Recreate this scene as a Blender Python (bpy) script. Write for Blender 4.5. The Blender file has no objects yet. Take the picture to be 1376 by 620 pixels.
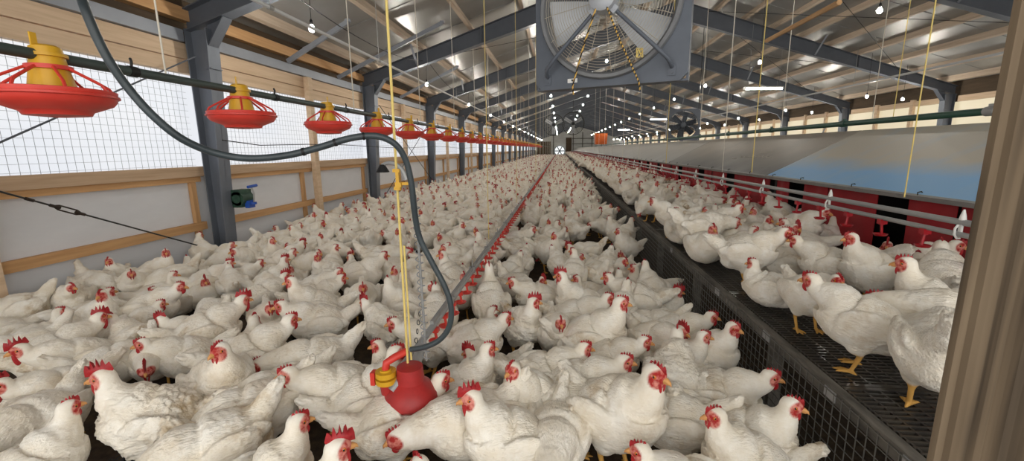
import bpy, bmesh, math, random
import numpy as np
from mathutils import Vector, Matrix, noise as mnoise

random.seed(7)
SC = bpy.context.scene
COL = SC.collection
PI = math.pi

# ------------------------------------------------------------------ camera
FPX, CX, CY = 578.0, 688.0, 310.0
CAM_H = 1.5
def _n(v):
    return v / np.linalg.norm(v)
_Y = _n(np.array([752 - CX, CY - 200, -FPX]))
_U = _n(np.array([-(725 - CX), 3350 - CY, FPX]))
_U = _n(_U - _Y * np.dot(_U, _Y))
_X = np.cross(_Y, _U)
ROT = np.array([_X, _Y, _U])
cam_data = bpy.data.cameras.new('camera')
cam = bpy.data.objects.new('camera', cam_data)
COL.objects.link(cam)
cam_data.sensor_fit = 'HORIZONTAL'
cam_data.sensor_width = 36.0
cam_data.lens = 36.0 * FPX / 1376.0
cam_data.clip_start = 0.05
cam_data.clip_end = 300
m4 = Matrix([list(r) + [0] for r in ROT.tolist()] + [[0, 0, 0, 1]])
m4.translation = (0, 0, CAM_H)
cam.matrix_world = m4
SC.camera = cam

# the place each thing stands, measured along the sight line of a pixel of the photograph
def ray(u, v):
    return ROT @ np.array([u - CX, CY - v, -FPX])
def onz(u, v, z):
    r = ray(u, v); t = (z - CAM_H) / r[2]
    return np.array([0, 0, CAM_H]) + t * r
def onx(u, v, x):
    r = ray(u, v); t = x / r[0]
    return np.array([0, 0, CAM_H]) + t * r
def ony(u, v, y):
    r = ray(u, v); t = y / r[1]
    return np.array([0, 0, CAM_H]) + t * r
def proj(p):
    c = ROT.T @ (np.array(p, float) - np.array([0, 0, CAM_H]))
    if -c[2] < 0.05:
        return (-9999, -9999)
    return CX + FPX * c[0] / -c[2], CY - FPX * c[1] / -c[2]

# ------------------------------------------------------------------ light
SC.view_settings.view_transform = 'Standard'
SC.view_settings.look = 'None'
SC.view_settings.gamma = 1.0
SC.view_settings.use_curve_mapping = False
SC.view_settings.exposure = 0.42
WORLD_STRENGTH = 1.85       # daylight that comes in through the open end behind the camera
WINDOW_STRENGTH = 0.66
WINDOW_RIGHT_STRENGTH = 0.62
BULB_STRENGTH = 420.0
TUBE_STRENGTH = 22.0
world = bpy.data.worlds.new('world')
SC.world = world
world.use_nodes = True
world.node_tree.nodes['Background'].inputs[0].default_value = (1.0, 0.975, 0.935, 1)
world.node_tree.nodes['Background'].inputs[1].default_value = WORLD_STRENGTH
SC.cycles.max_bounces = 6
SC.cycles.diffuse_bounces = 4
SC.cycles.glossy_bounces = 2
SC.cycles.sample_clamp_indirect = 4.0

# ------------------------------------------------------------------ materials
def srgb(r, g, b):
    f = lambda c: ((c / 255.0 + 0.055) / 1.055) ** 2.4 if c > 10 else c / 255.0 / 12.92
    return (f(r), f(g), f(b), 1.0)

def mat(name, col, rough=0.6, metal=0.0, var=0.0, scale=(6, 6, 6), col2=None, bump=0.0, detail=5, emit=None, spec=0.4):
    m = bpy.data.materials.new(name); m.use_nodes = True
    nt = m.node_tree; N = nt.nodes; L = nt.links
    b = N['Principled BSDF']
    b.inputs['Base Color'].default_value = col
    b.inputs['Roughness'].default_value = rough
    b.inputs['Metallic'].default_value = metal
    b.inputs['Specular IOR Level'].default_value = spec
    if emit:
        b.inputs['Emission Color'].default_value = emit[0]
        b.inputs['Emission Strength'].default_value = emit[1]
    if col2 is not None or bump:
        tc = N.new('ShaderNodeTexCoord'); mp = N.new('ShaderNodeMapping')
        mp.inputs['Scale'].default_value = scale
        L.new(tc.outputs['Object'], mp.inputs['Vector'])
        nz = N.new('ShaderNodeTexNoise'); nz.inputs['Scale'].default_value = 1.0
        nz.inputs['Detail'].default_value = detail; nz.inputs['Roughness'].default_value = 0.62
        L.new(mp.outputs[0], nz.inputs['Vector'])
        if col2 is not None:
            cr = N.new('ShaderNodeValToRGB')
            cr.color_ramp.elements[0].position = 0.5 - var; cr.color_ramp.elements[0].color = col
            cr.color_ramp.elements[1].position = 0.5 + var; cr.color_ramp.elements[1].color = col2
            L.new(nz.outputs[0], cr.inputs[0]); L.new(cr.outputs[0], b.inputs['Base Color'])
        if bump:
            bp = N.new('ShaderNodeBump'); bp.inputs['Strength'].default_value = bump
            bp.inputs['Distance'].default_value = 0.01
            L.new(nz.outputs[0], bp.inputs['Height']); L.new(bp.outputs[0], b.inputs['Normal'])
    return m

M = {}
M['litter'] = mat('litter', srgb(44, 35, 27), 0.95, 0, 0.2, (14, 14, 14), srgb(84, 68, 50), 0.6)
M['board_white'] = mat('board_white', srgb(232, 234, 238), 0.6, 0, 0.3, (0.9, 0.9, 2.5), srgb(214, 216, 220))
M['wood_y'] = mat('wood_y', srgb(216, 172, 122), 0.7, 0, 0.25, (22, 1.2, 22), srgb(186, 142, 96), 0.2)
M['wood_z'] = mat('wood_z', srgb(212, 168, 120), 0.7, 0, 0.25, (22, 22, 1.2), srgb(182, 140, 96), 0.2)
M['plank'] = mat('plank', srgb(226, 200, 170), 0.7, 0, 0.25, (20, 1.0, 20), srgb(198, 170, 138), 0.2)
M['sill'] = mat('sill', srgb(212, 184, 154), 0.7, 0, 0.25, (20, 1.0, 20), srgb(178, 148, 118), 0.2)
M['purlin'] = mat('purlin', srgb(214, 196, 176), 0.75, 0, 0.28, (14, 0.9, 14), srgb(178, 158, 136), 0.2)
M['wood_dark'] = mat('wood_dark', srgb(92, 76, 58), 0.85, 0, 0.25, (10, 1, 10), srgb(64, 52, 40), 0.3)
M['wood_grey'] = mat('wood_grey', srgb(122, 117, 108), 0.85, 0, 0.16, (14, 3, 14), srgb(70, 67, 62), 0.4)
M['steel'] = mat('steel', srgb(98, 103, 111), 0.5, 0.05, 0.3, (2, 2, 2), srgb(82, 87, 95), 0.05)
M['steel_lit'] = mat('steel_lit', srgb(116, 122, 132), 0.45, 0.05, 0.3, (3, 3, 1.5), srgb(94, 100, 109), 0.05)  # frame steel again, lightened to stand for window light on the posts
M['girt'] = mat('girt', srgb(150, 155, 163), 0.5, 0.1, 0.3, (2, 2, 2), srgb(130, 135, 143))
M['galv'] = mat('galv', srgb(176, 176, 174), 0.5, 0.35, 0.3, (9, 9, 9), srgb(146, 147, 147))
M['conduit'] = mat('conduit', srgb(206, 208, 208), 0.45, 0.1)
M['wire'] = mat('wire', srgb(146, 149, 152), 0.6, 0.0)
M['wire_skirt'] = mat('wire_skirt', srgb(112, 110, 104), 0.5, 0.3)
M['wire_dark'] = mat('wire_dark', srgb(54, 55, 54), 0.6, 0.4)
M['pipe_green'] = mat('pipe_green', srgb(46, 92, 76), 0.5, 0, 0.25, (6, 1.5, 6), srgb(36, 68, 58))
M['pipe_dark'] = mat('pipe_dark', srgb(80, 92, 88), 0.5, 0.2, 0.25, (7, 2, 7), srgb(62, 73, 70))
M['pipe_grey'] = mat('pipe_grey', srgb(170, 170, 168), 0.45, 0, 0.25, (7, 2, 7), srgb(146, 147, 148))
M['red'] = mat('red', srgb(222, 70, 56), 0.42, 0, 0.3, (10, 10, 10), srgb(206, 56, 48), spec=0.5)
M['red_deep'] = mat('red_deep', srgb(190, 30, 42), 0.4, 0, 0.3, (12, 12, 12), srgb(160, 22, 34), spec=0.5)
M['bell_red'] = mat('bell_red', srgb(190, 48, 46), 0.5, 0, 0.25, (14, 14, 14), srgb(150, 38, 38), spec=0.5)
M['yellow'] = mat('yellow', srgb(226, 176, 40), 0.45, 0, 0.3, (10, 10, 10), srgb(206, 156, 34), spec=0.5)
M['rope_yellow'] = mat('rope_yellow', srgb(226, 202, 122), 0.8)
M['rope_white'] = mat('rope_white', srgb(216, 210, 196), 0.8)
M['hose'] = mat('hose', srgb(62, 72, 76), 0.42, 0, 0.2, (9, 9, 9), srgb(48, 56, 60), spec=0.5)
M['black'] = mat('black', srgb(24, 24, 25), 0.55)
M['slat'] = mat('slat', srgb(40, 40, 41), 0.34, 0, 0.2, (8, 8, 8), srgb(78, 72, 64), spec=0.6)
M['curtain_red'] = mat('curtain_red', srgb(178, 40, 48), 0.7, 0, 0.25, (3, 3, 6), srgb(150, 32, 40), 0.15)
M['fan_grey'] = mat('fan_grey', srgb(96, 102, 112), 0.5, 0.1, 0.3, (5, 5, 5), srgb(82, 88, 97))
M['fan_ring'] = mat('fan_ring', srgb(126, 128, 130), 0.5, 0.2, 0.3, (5, 5, 5), srgb(106, 108, 111))
M['guard_wire'] = mat('guard_wire', srgb(188, 180, 164), 0.5, 0.3)
M['blade'] = mat('blade', srgb(206, 210, 214), 0.35, 0.3, 0.3, (3, 3, 3), srgb(176, 180, 184))
M['motor'] = mat('motor', srgb(172, 176, 182), 0.45, 0.2)
M['white_plastic'] = mat('white_plastic', srgb(232, 232, 228), 0.4)
M['blue'] = mat('blue', srgb(40, 84, 176), 0.4)
M['winch_green'] = mat('winch_green', srgb(58, 92, 74), 0.5, 0.2, 0.25, (14, 14, 14), srgb(40, 62, 52))
M['rust'] = mat('rust', srgb(72, 60, 52), 0.7, 0.5, 0.25, (20, 20, 20), srgb(48, 42, 38))
M['orange'] = mat('orange', srgb(214, 104, 40), 0.6, 0, 0.2, (4, 4, 4), srgb(190, 86, 30))
M['wall_far'] = mat('wall_far', srgb(206, 206, 200), 0.6, 0, 0.25, (1, 1, 3), srgb(176, 177, 174))
M['chalk'] = mat('chalk', srgb(200, 196, 186), 0.9)
M['red_paint'] = mat('red_paint', srgb(186, 84, 82), 0.6)

# roof sheets: dull silver foil, smudged
def roof_mat():
    m = mat('roof_sheet', srgb(180, 179, 175), 0.38, 0.45, 0.3, (0.55, 0.5, 1.2), srgb(140, 138, 133), 0.06, 6)
    return m
M['roof'] = roof_mat()

# curtain cloth across the openings, lit from outside by the sky
def lit(name, col, s, tint2=None):
    m = bpy.data.materials.new(name); m.use_nodes = True
    nt = m.node_tree; N = nt.nodes; L = nt.links
    b = N['Principled BSDF']
    b.inputs['Base Color'].default_value = (0.3, 0.3, 0.3, 1)
    b.inputs['Roughness'].default_value = 0.8
    b.inputs['Emission Strength'].default_value = s
    tc = N.new('ShaderNodeTexCoord'); mp = N.new('ShaderNodeMapping')
    mp.inputs['Scale'].default_value = (0.5, 0.5, 1.4)
    nz = N.new('ShaderNodeTexNoise'); nz.inputs['Scale'].default_value = 1.0; nz.inputs['Detail'].default_value = 2
    cr = N.new('ShaderNodeValToRGB')
    cr.color_ramp.elements[0].position = 0.3; cr.color_ramp.elements[0].color = col
    cr.color_ramp.elements[1].position = 0.7; cr.color_ramp.elements[1].color = tint2 or col
    L.new(tc.outputs['Object'], mp.inputs['Vector']); L.new(mp.outputs[0], nz.inputs['Vector'])
    L.new(nz.outputs[0], cr.inputs[0]); L.new(cr.outputs[0], b.inputs['Emission Color'])
    return m
M['curtain_lit'] = lit('curtain_lit', srgb(226, 232, 242), WINDOW_STRENGTH, srgb(240, 242, 246))
M['curtain_cream'] = lit('curtain_cream', srgb(232, 216, 178), WINDOW_RIGHT_STRENGTH, srgb(220, 204, 168))
M['fan_light'] = lit('fan_light', srgb(236, 240, 240), 0.85)
M['gap_white'] = lit('gap_white', srgb(255, 255, 250), 1.6)
M['bulb'] = mat('bulb', (1, 1, 1, 1), 0.3, emit=((1.0, 0.95, 0.86, 1), BULB_STRENGTH))
M['tube'] = mat('tube', (1, 1, 1, 1), 0.3, emit=((0.94, 0.98, 1.0, 1), TUBE_STRENGTH))

# nest lids: grey painted boards; the nearest has blue at its lower half
def lid_mat(name, low, high, streak, p0, p1):
    m = bpy.data.materials.new(name); m.use_nodes = True
    nt = m.node_tree; N = nt.nodes; L = nt.links
    b = N['Principled BSDF']; b.inputs['Roughness'].default_value = 0.5
    tc = N.new('ShaderNodeTexCoord'); sp = N.new('ShaderNodeSeparateXYZ')
    L.new(tc.outputs['Object'], sp.inputs[0])
    mp = N.new('ShaderNodeMapping'); mp.inputs['Scale'].default_value = (1.3, 1.3, 1.3)
    L.new(tc.outputs['Object'], mp.inputs[0])
    nz = N.new('ShaderNodeTexNoise'); nz.inputs['Scale'].default_value = 1.2; nz.inputs['Detail'].default_value = 7
    L.new(mp.outputs[0], nz.inputs['Vector'])
    ma = N.new('ShaderNodeMath'); ma.operation = 'MULTIPLY_ADD'
    ma.inputs[1].default_value = 0.55; L.new(nz.outputs[0], ma.inputs[0]); L.new(sp.outputs['X'], ma.inputs[2])
    cr = N.new('ShaderNodeValToRGB')
    cr.color_ramp.elements[0].position = p0; cr.color_ramp.elements[0].color = low
    cr.color_ramp.elements[1].position = p1; cr.color_ramp.elements[1].color = high
    L.new(ma.outputs[0], cr.inputs[0])
    n2 = N.new('ShaderNodeTexNoise'); n2.inputs['Scale'].default_value = 1.0; n2.inputs['Detail'].default_value = 6
    mp2 = N.new('ShaderNodeMapping'); mp2.inputs['Scale'].default_value = (1.2, 3.2, 1.2); mp2.inputs['Rotation'].default_value = (0, 0, 0.9)
    L.new(tc.outputs['Object'], mp2.inputs[0]); L.new(mp2.outputs[0], n2.inputs['Vector'])
    c2 = N.new('ShaderNodeValToRGB'); c2.color_ramp.elements[0].position = 0.5; c2.color_ramp.elements[1].position = 0.68
    c2.color_ramp.elements[0].color = (0, 0, 0, 1); c2.color_ramp.elements[1].color = (0.4, 0.4, 0.4, 1)
    L.new(n2.outputs[0], c2.inputs[0])
    mx = N.new('ShaderNodeMix'); mx.data_type = 'RGBA'
    L.new(c2.outputs[0], mx.inputs['Factor']); L.new(cr.outputs[0], mx.inputs['A']); mx.inputs['B'].default_value = streak
    L.new(mx.outputs['Result'], b.inputs['Base Color'])
    return m
M['lid_blue'] = lid_mat('lid_blue', srgb(146, 198, 244), srgb(210, 204, 190), srgb(176, 206, 232), 0.50, 0.80)
M['lid_grey'] = lid_mat('lid_grey', srgb(128, 128, 126), srgb(184, 176, 164), srgb(160, 160, 158), 0.35, 1.0)
M['lid_pale'] = lid_mat('lid_pale', srgb(158, 158, 155), srgb(182, 178, 170), srgb(178, 180, 180), 0.35, 1.0)

# hens: white feathers, dirty here and there, with bare red face skin and yellow shanks
def hen_mat(stuff=False):
    m = bpy.data.materials.new('white_feathers'); m.use_nodes = True
    nt = m.node_tree; N = nt.nodes; L = nt.links
    b = N['Principled BSDF']; b.inputs['Roughness'].default_value = 0.85
    b.inputs['Specular IOR Level'].default_value = 0.15
    tc = N.new('ShaderNodeTexCoord')
    if stuff:
        at = N.new('ShaderNodeAttribute'); at.attribute_name = 'rnd'; rnd = at.outputs['Fac']
    else:
        oi = N.new('ShaderNodeObjectInfo'); rnd = oi.outputs['Random']
    mul = N.new('ShaderNodeMath'); mul.operation = 'MULTIPLY'; mul.inputs[1].default_value = 37.0
    L.new(rnd, mul.inputs[0])
    cb = N.new('ShaderNodeCombineXYZ')
    for k in range(3): L.new(mul.outputs[0], cb.inputs[k])
    add = N.new('ShaderNodeVectorMath'); add.operation = 'ADD'
    L.new(tc.outputs['Object'], add.inputs[0]); L.new(cb.outputs[0], add.inputs[1])
    n1 = N.new('ShaderNodeTexNoise'); n1.inputs['Scale'].default_value = 9; n1.inputs['Detail'].default_value = 6
    n1.inputs['Roughness'].default_value = 0.65
    L.new(add.outputs[0], n1.inputs['Vector'])
    n2 = N.new('ShaderNodeTexNoise'); n2.inputs['Scale'].default_value = 4.2; n2.inputs['Detail'].default_value = 5
    n2.inputs['Roughness'].default_value = 0.7
    L.new(add.outputs[0], n2.inputs['Vector'])
    c1 = N.new('ShaderNodeValToRGB')
    c1.color_ramp.elements[0].position = 0.34; c1.color_ramp.elements[0].color = srgb(236, 226, 207)
    c1.color_ramp.elements[1].position = 0.66; c1.color_ramp.elements[1].color = srgb(250, 246, 236)
    L.new(n1.outputs[0], c1.inputs[0])
    # stains: stronger on some birds
    ar = N.new('ShaderNodeMath'); ar.operation = 'MULTIPLY_ADD'; ar.inputs[1].default_value = -0.09; ar.inputs[2].default_value = 0.615
    L.new(rnd, ar.inputs[0])
    sub = N.new('ShaderNodeMath'); sub.operation = 'SUBTRACT'; L.new(n2.outputs[0], sub.inputs[0]); L.new(ar.outputs[0], sub.inputs[1])
    ms = N.new('ShaderNodeMath'); ms.operation = 'MULTIPLY'; ms.inputs[1].default_value = 6.0; ms.use_clamp = True
    L.new(sub.outputs[0], ms.inputs[0])
    di = N.new('ShaderNodeAttribute'); di.attribute_name = 'dirt'
    md = N.new('ShaderNodeMath'); md.operation = 'MULTIPLY'; L.new(ms.outputs[0], md.inputs[0]); L.new(di.outputs['Fac'], md.inputs[1])
    x1 = N.new('ShaderNodeMix'); x1.data_type = 'RGBA'
    L.new(md.outputs[0], x1.inputs['Factor']); L.new(c1.outputs[0], x1.inputs['A']); x1.inputs['B'].default_value = srgb(186, 158, 112)
    # red skin round the eye
    sk = N.new('ShaderNodeAttribute'); sk.attribute_name = 'skin'
    c3 = N.new('ShaderNodeValToRGB')
    c3.color_ramp.elements[0].position = 0.38; c3.color_ramp.elements[0].color = srgb(172, 50, 48)
    c3.color_ramp.elements[1].position = 0.62; c3.color_ramp.elements[1].color = srgb(222, 146, 132)
    n3 = N.new('ShaderNodeTexNoise'); n3.inputs['Scale'].default_value = 48; L.new(add.outputs[0], n3.inputs['Vector'])
    L.new(n3.outputs[0], c3.inputs[0])
    x2 = N.new('ShaderNodeMix'); x2.data_type = 'RGBA'
    L.new(sk.outputs['Fac'], x2.inputs['Factor']); L.new(x1.outputs['Result'], x2.inputs['A']); L.new(c3.outputs[0], x2.inputs['B'])
    sh = N.new('ShaderNodeAttribute'); sh.attribute_name = 'shank'
    x3 = N.new('ShaderNodeMix'); x3.data_type = 'RGBA'
    L.new(sh.outputs['Fac'], x3.inputs['Factor']); L.new(x2.outputs['Result'], x3.inputs['A']); x3.inputs['B'].default_value = srgb(206, 158, 84)
    L.new(x3.outputs['Result'], b.inputs['Base Color'])
    if not stuff:
        n4 = N.new('ShaderNodeTexNoise'); n4.inputs['Scale'].default_value = 1.0; n4.inputs['Detail'].default_value = 4
        mp = N.new('ShaderNodeMapping'); mp.inputs['Scale'].default_value = (45, 130, 130)
        L.new(add.outputs[0], mp.inputs[0]); L.new(mp.outputs[0], n4.inputs['Vector'])
        vo = N.new('ShaderNodeTexVoronoi'); vo.feature = 'SMOOTH_F1'; vo.inputs['Scale'].default_value = 1.0
        mv = N.new('ShaderNodeMapping'); mv.inputs['Scale'].default_value = (26, 42, 38); mv.inputs['Rotation'].default_value = (0, .25, 0)
        wp = N.new('ShaderNodeVectorMath'); wp.operation = 'MULTIPLY_ADD'; wp.inputs[1].default_value = (.05, .05, .05)
        L.new(n1.outputs['Color'], wp.inputs[0]); L.new(add.outputs[0], wp.inputs[2])
        L.new(wp.outputs[0], mv.inputs[0]); L.new(mv.outputs[0], vo.inputs['Vector'])
        sm = N.new('ShaderNodeMath'); sm.operation = 'MULTIPLY_ADD'; sm.inputs[1].default_value = -0.38
        L.new(vo.outputs['Distance'], sm.inputs[0]); L.new(n4.outputs[0], sm.inputs[2])
        nk = N.new('ShaderNodeAttribute'); nk.attribute_name = 'body'
        st = N.new('ShaderNodeMath'); st.operation = 'MULTIPLY_ADD'; st.inputs[1].default_value = 0.55; st.inputs[2].default_value = 0.2
        L.new(nk.outputs['Fac'], st.inputs[0])
        bp = N.new('ShaderNodeBump'); bp.inputs['Distance'].default_value = 0.010
        L.new(st.outputs[0], bp.inputs['Strength'])
        L.new(sm.outputs[0], bp.inputs['Height']); L.new(bp.outputs[0], b.inputs['Normal'])
    return m
M['hen'] = hen_mat()
M['hen_stuff'] = hen_mat(True)
M['comb'] = mat('comb', srgb(184, 38, 42), 0.5, 0, 0.25, (60, 60, 60), srgb(142, 22, 30), 0.3, spec=0.5)
M['wattle'] = mat('wattle', srgb(190, 46, 48), 0.5, 0, 0.25, (60, 60, 60), srgb(156, 28, 36), 0.3, spec=0.5)
M['beak'] = mat('beak', srgb(226, 170, 104), 0.45, 0, 0.25, (60, 60, 60), srgb(202, 138, 84))
M['eye'] = mat('eye', srgb(30, 20, 14), 0.12, spec=0.7)
M['iris'] = mat('iris', srgb(200, 110, 40), 0.2, spec=0.6)

def post_mat():
    m = bpy.data.materials.new('rough_timber'); m.use_nodes = True
    nt = m.node_tree; N = nt.nodes; L = nt.links
    b = N['Principled BSDF']; b.inputs['Roughness'].default_value = 0.85
    tc = N.new('ShaderNodeTexCoord')
    mp = N.new('ShaderNodeMapping'); mp.inputs['Scale'].default_value = (30, 30, 1.1); L.new(tc.outputs['Object'], mp.inputs[0])
    nz = N.new('ShaderNodeTexNoise'); nz.inputs['Scale'].default_value = 1.0; nz.inputs['Detail'].default_value = 3; nz.inputs['Distortion'].default_value = 0.4
    L.new(mp.outputs[0], nz.inputs['Vector'])
    cr = N.new('ShaderNodeValToRGB')
    e = cr.color_ramp.elements
    e[0].position = 0.32; e[0].color = srgb(66, 55, 42)
    e[1].position = 0.68; e[1].color = srgb(130, 113, 91)
    k = e.new(0.48); k.color = srgb(110, 94, 74)
    L.new(nz.outputs[0], cr.inputs[0]); L.new(cr.outputs[0], b.inputs['Base Color'])
    bp = N.new('ShaderNodeBump'); bp.inputs['Strength'].default_value = 0.5; bp.inputs['Distance'].default_value = 0.004
    L.new(nz.outputs[0], bp.inputs['Height']); L.new(bp.outputs[0], b.inputs['Normal'])
    return m
M['timber'] = post_mat()

# ------------------------------------------------------------------ helpers
def rotz(a):
    c, s = math.cos(a), math.sin(a)
    return np.array([[c, -s, 0], [s, c, 0], [0, 0, 1.0]])

class MB:
    def __init__(s):
        s.v = []; s.f = []; s.m = []; s.n = 0
    def add(s, v, f, m=0):
        v = np.asarray(v, float).reshape(-1, 3)
        s.v.append(v)
        for q in f:
            s.f.append(tuple(int(i) + s.n for i in q)); s.m.append(m)
        s.n += len(v)
        return s
    def box(s, c, d, R=None, m=0):
        hx, hy, hz = d[0] / 2, d[1] / 2, d[2] / 2
        v = np.array([(x, y, z) for x in (-hx, hx) for y in (-hy, hy) for z in (-hz, hz)])
        if R is not None: v = v @ np.asarray(R).T
        v = v + np.array(c)
        return s.add(v, [(0, 1, 3, 2), (4, 6, 7, 5), (0, 4, 5, 1), (2, 3, 7, 6), (0, 2, 6, 4), (1, 5, 7, 3)], m)
    def ext(s, lo, hi, m=0):
        lo = np.array(lo, float); hi = np.array(hi, float)
        return s.box((lo + hi) / 2, hi - lo, None, m)
    def bar(s, p, q, w, h, up=(0, 0, 1), m=0):
        p = np.array(p, float); q = np.array(q, float)
        t = q - p; l = np.linalg.norm(t); t /= l
        up = np.array(up, float); sd = np.cross(up, t); sd /= np.linalg.norm(sd); u = np.cross(t, sd)
        R = np.array([t, sd, u]).T
        return s.box((p + q) / 2, (l, w, h), R, m)
    def tube(s, pts, r, n=8, m=0, cap=True):
        P = np.array(pts, float); k = len(P)
        r = np.full(k, r) if np.isscalar(r) else np.array(r)
        T = np.gradient(P, axis=0) if k > 2 else np.array([P[1] - P[0]] * 2)
        T /= np.linalg.norm(T, axis=1)[:, None]
        a = np.array([0, 0, 1.0]) if abs(T[0][2]) < 0.9 else np.array([1.0, 0, 0])
        sd = np.cross(a, T[0]); sd /= np.linalg.norm(sd)
        ang = np.arange(n) * 2 * PI / n
        V = []
        for i in range(k):
            sd = sd - T[i] * np.dot(sd, T[i]); sd /= np.linalg.norm(sd)
            u = np.cross(T[i], sd)
            V.append(P[i] + r[i] * (np.cos(ang)[:, None] * sd + np.sin(ang)[:, None] * u))
        F = []
        for i in range(k - 1):
            for j in range(n):
                F.append((i * n + j, i * n + (j + 1) % n, (i + 1) * n + (j + 1) % n, (i + 1) * n + j))
        if cap:
            F.append(tuple(range(n))[::-1]); F.append(tuple((k - 1) * n + j for j in range(n)))
        return s.add(np.concatenate(V), F, m)
    def lathe(s, prof, n=24, o=(0, 0, 0), R=None, m=0):
        k = len(prof); ang = np.arange(n) * 2 * PI / n
        V = np.array([[r * math.cos(a), r * math.sin(a), z] for r, z in prof for a in ang])
        if R is not None: V = V @ np.asarray(R).T
        V = V + np.array(o)
        F = [(i * n + j, i * n + (j + 1) % n, (i + 1) * n + (j + 1) % n, (i + 1) * n + j) for i in range(k - 1) for j in range(n)]
        if prof[0][0] > 1e-6: F.append(tuple(range(n))[::-1])
        if prof[-1][0] > 1e-6: F.append(tuple((k - 1) * n + j for j in range(n)))
        return s.add(V, F, m)
    def ring(s, prof, n=32, o=(0, 0, 0), R=None, m=0):   # closed profile
        k = len(prof); ang = np.arange(n) * 2 * PI / n
        V = np.array([[r * math.cos(a), r * math.sin(a), z] for r, z in prof for a in ang])
        if R is not None: V = V @ np.asarray(R).T
        V = V + np.array(o)
        F = [(i * n + j, i * n + (j + 1) % n, ((i + 1) % k) * n + (j + 1) % n, ((i + 1) % k) * n + j) for i in range(k) for j in range(n)]
        return s.add(V, F, m)
    def ell(s, c, rad, R=None, nu=12, nv=8, m=0):
        V = [(0, 0, -1)]
        for i in range(1, nv):
            ph = -PI / 2 + PI * i / nv
            for j in range(nu):
                th = 2 * PI * j / nu
                V.append((math.cos(ph) * math.cos(th), math.cos(ph) * math.sin(th), math.sin(ph)))
        V.append((0, 0, 1)); V = np.array(V) * np.array(rad)
        if R is not None: V = V @ np.asarray(R).T
        V = V + np.array(c)
        F = [(0, 1 + (j + 1) % nu, 1 + j) for j in range(nu)]
        for i in range(nv - 2):
            for j in range(nu):
                a = 1 + i * nu
                F.append((a + j, a + (j + 1) % nu, a + nu + (j + 1) % nu, a + nu + j))
        a = 1 + (nv - 2) * nu; e = len(V) - 1
        F += [(a + j, a + (j + 1) % nu, e) for j in range(nu)]
        return s.add(V, F, m)
    def prism(s, poly, t, o=(0, 0, 0), R=None, m=0):     # polygon in local XZ, thickness along local Y
        k = len(poly)
        V = np.array([(x, -t / 2, z) for x, z in poly] + [(x, t / 2, z) for x, z in poly])
        if R is not None: V = V @ np.asarray(R).T
        V = V + np.array(o)
        F = [tuple(range(k)), tuple(range(2 * k - 1, k - 1, -1))] + [(i, k + i, k + (i + 1) % k, (i + 1) % k) for i in range(k)]
        return s.add(V, F, m)
    def mesh(s, name, mats, smooth=True, angle=40, off=(0, 0, 0)):
        V = np.concatenate(s.v) - np.array(off)
        me = bpy.data.meshes.new(name)
        me.from_pydata(V.tolist(), [], s.f)
        if not isinstance(mats, (list, tuple)): mats = [mats]
        for k in mats: me.materials.append(M[k])
        if len(mats) > 1: me.polygons.foreach_set('material_index', s.m)
        bm = bmesh.new(); bm.from_mesh(me); bmesh.ops.recalc_face_normals(bm, faces=bm.faces); bm.to_mesh(me); bm.free()
        if smooth:
            me.polygons.foreach_set('use_smooth', [True] * len(me.polygons))
            me.set_sharp_from_angle(angle=math.radians(angle))
        me.update()
        return me
    def build(s, name, mats, parent=None, smooth=True, angle=40, off=(0, 0, 0)):
        me = s.mesh(name, mats, smooth, angle, off if parent is None else (0, 0, 0) if off is None else off)
        o = bpy.data.objects.new(name, me); COL.objects.link(o)
        if parent is not None: o.parent = parent
        elif off is not None: o.location = off
        return o

def tag(o, label=None, cat=None, group=None, kind=None):
    if label: o['label'] = label
    if cat: o['category'] = cat
    if group: o['group'] = group
    if kind: o['kind'] = kind
    return o
def thing(name, label, cat, loc=(0, 0, 0), rz=0.0, group=None):
    o = bpy.data.objects.new(name, None); COL.objects.link(o)
    o.empty_display_size = 0.1
    o.location = loc; o.rotation_euler = (0, 0, rz)
    return tag(o, label, cat, group)
def struct(name, mb, mats, parent=None, **k):
    o = mb.build(name, mats, parent, **k)
    if parent is None: o['kind'] = 'structure'
    return o
def part(o_src, parent):
    c = o_src.copy(); c.parent = parent; COL.objects.link(c)
    return c
def copy_tree(o, loc, label=None, rz=None):
    r = o.copy(); COL.objects.link(r); r.location = loc
    if rz is not None: r.rotation_euler = (0, 0, rz)
    if label: r['label'] = label
    for ch in list(o.children):
        c = ch.copy(); COL.objects.link(c); c.parent = r
        for g in list(ch.children):
            d = g.copy(); COL.objects.link(d); d.parent = c
    return r
ORD = ['first', 'second', 'third', 'fourth', 'fifth', 'sixth', 'seventh', 'eighth', 'ninth', 'tenth', 'eleventh', 'twelfth',
       'thirteenth', 'fourteenth', 'fifteenth', 'sixteenth', 'seventeenth', 'eighteenth', 'nineteenth', 'twentieth',
       'twenty-first', 'twenty-second', 'twenty-third', 'twenty-fourth', 'twenty-fifth', 'twenty-sixth', 'twenty-seventh',
       'twenty-eighth', 'twenty-ninth', 'thirtieth']

# ------------------------------------------------------------------ the shell
XL, XR, XRIDGE = -4.75, 12.15, 3.7
Y0, Y1 = -3.0, 86.0
SLOPE = 0.30
def z_raft(x):       # underside of the rafters
    return 5.5 - SLOPE * abs(x - XRIDGE)
RS = 0.335           # the rafters deepen toward the ridge
def z_top(x):        # their upper side, which carries the purlins
    return 3.22 + RS * (8.45 - abs(x - XRIDGE))
PUR_D = 0.16
def z_sheet(x):
    return z_top(x) + PUR_D + 0.02
FRAMES = [0.4 + 4.93 * k for k in range(18)]      # 0.4, 5.33, 10.26 ...

mb = MB(); mb.ext((XL - 0.3, Y0, -0.1), (XR + 0.3, Y1 + 0.3, 0))
struct('floor', mb, 'litter')

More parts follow.
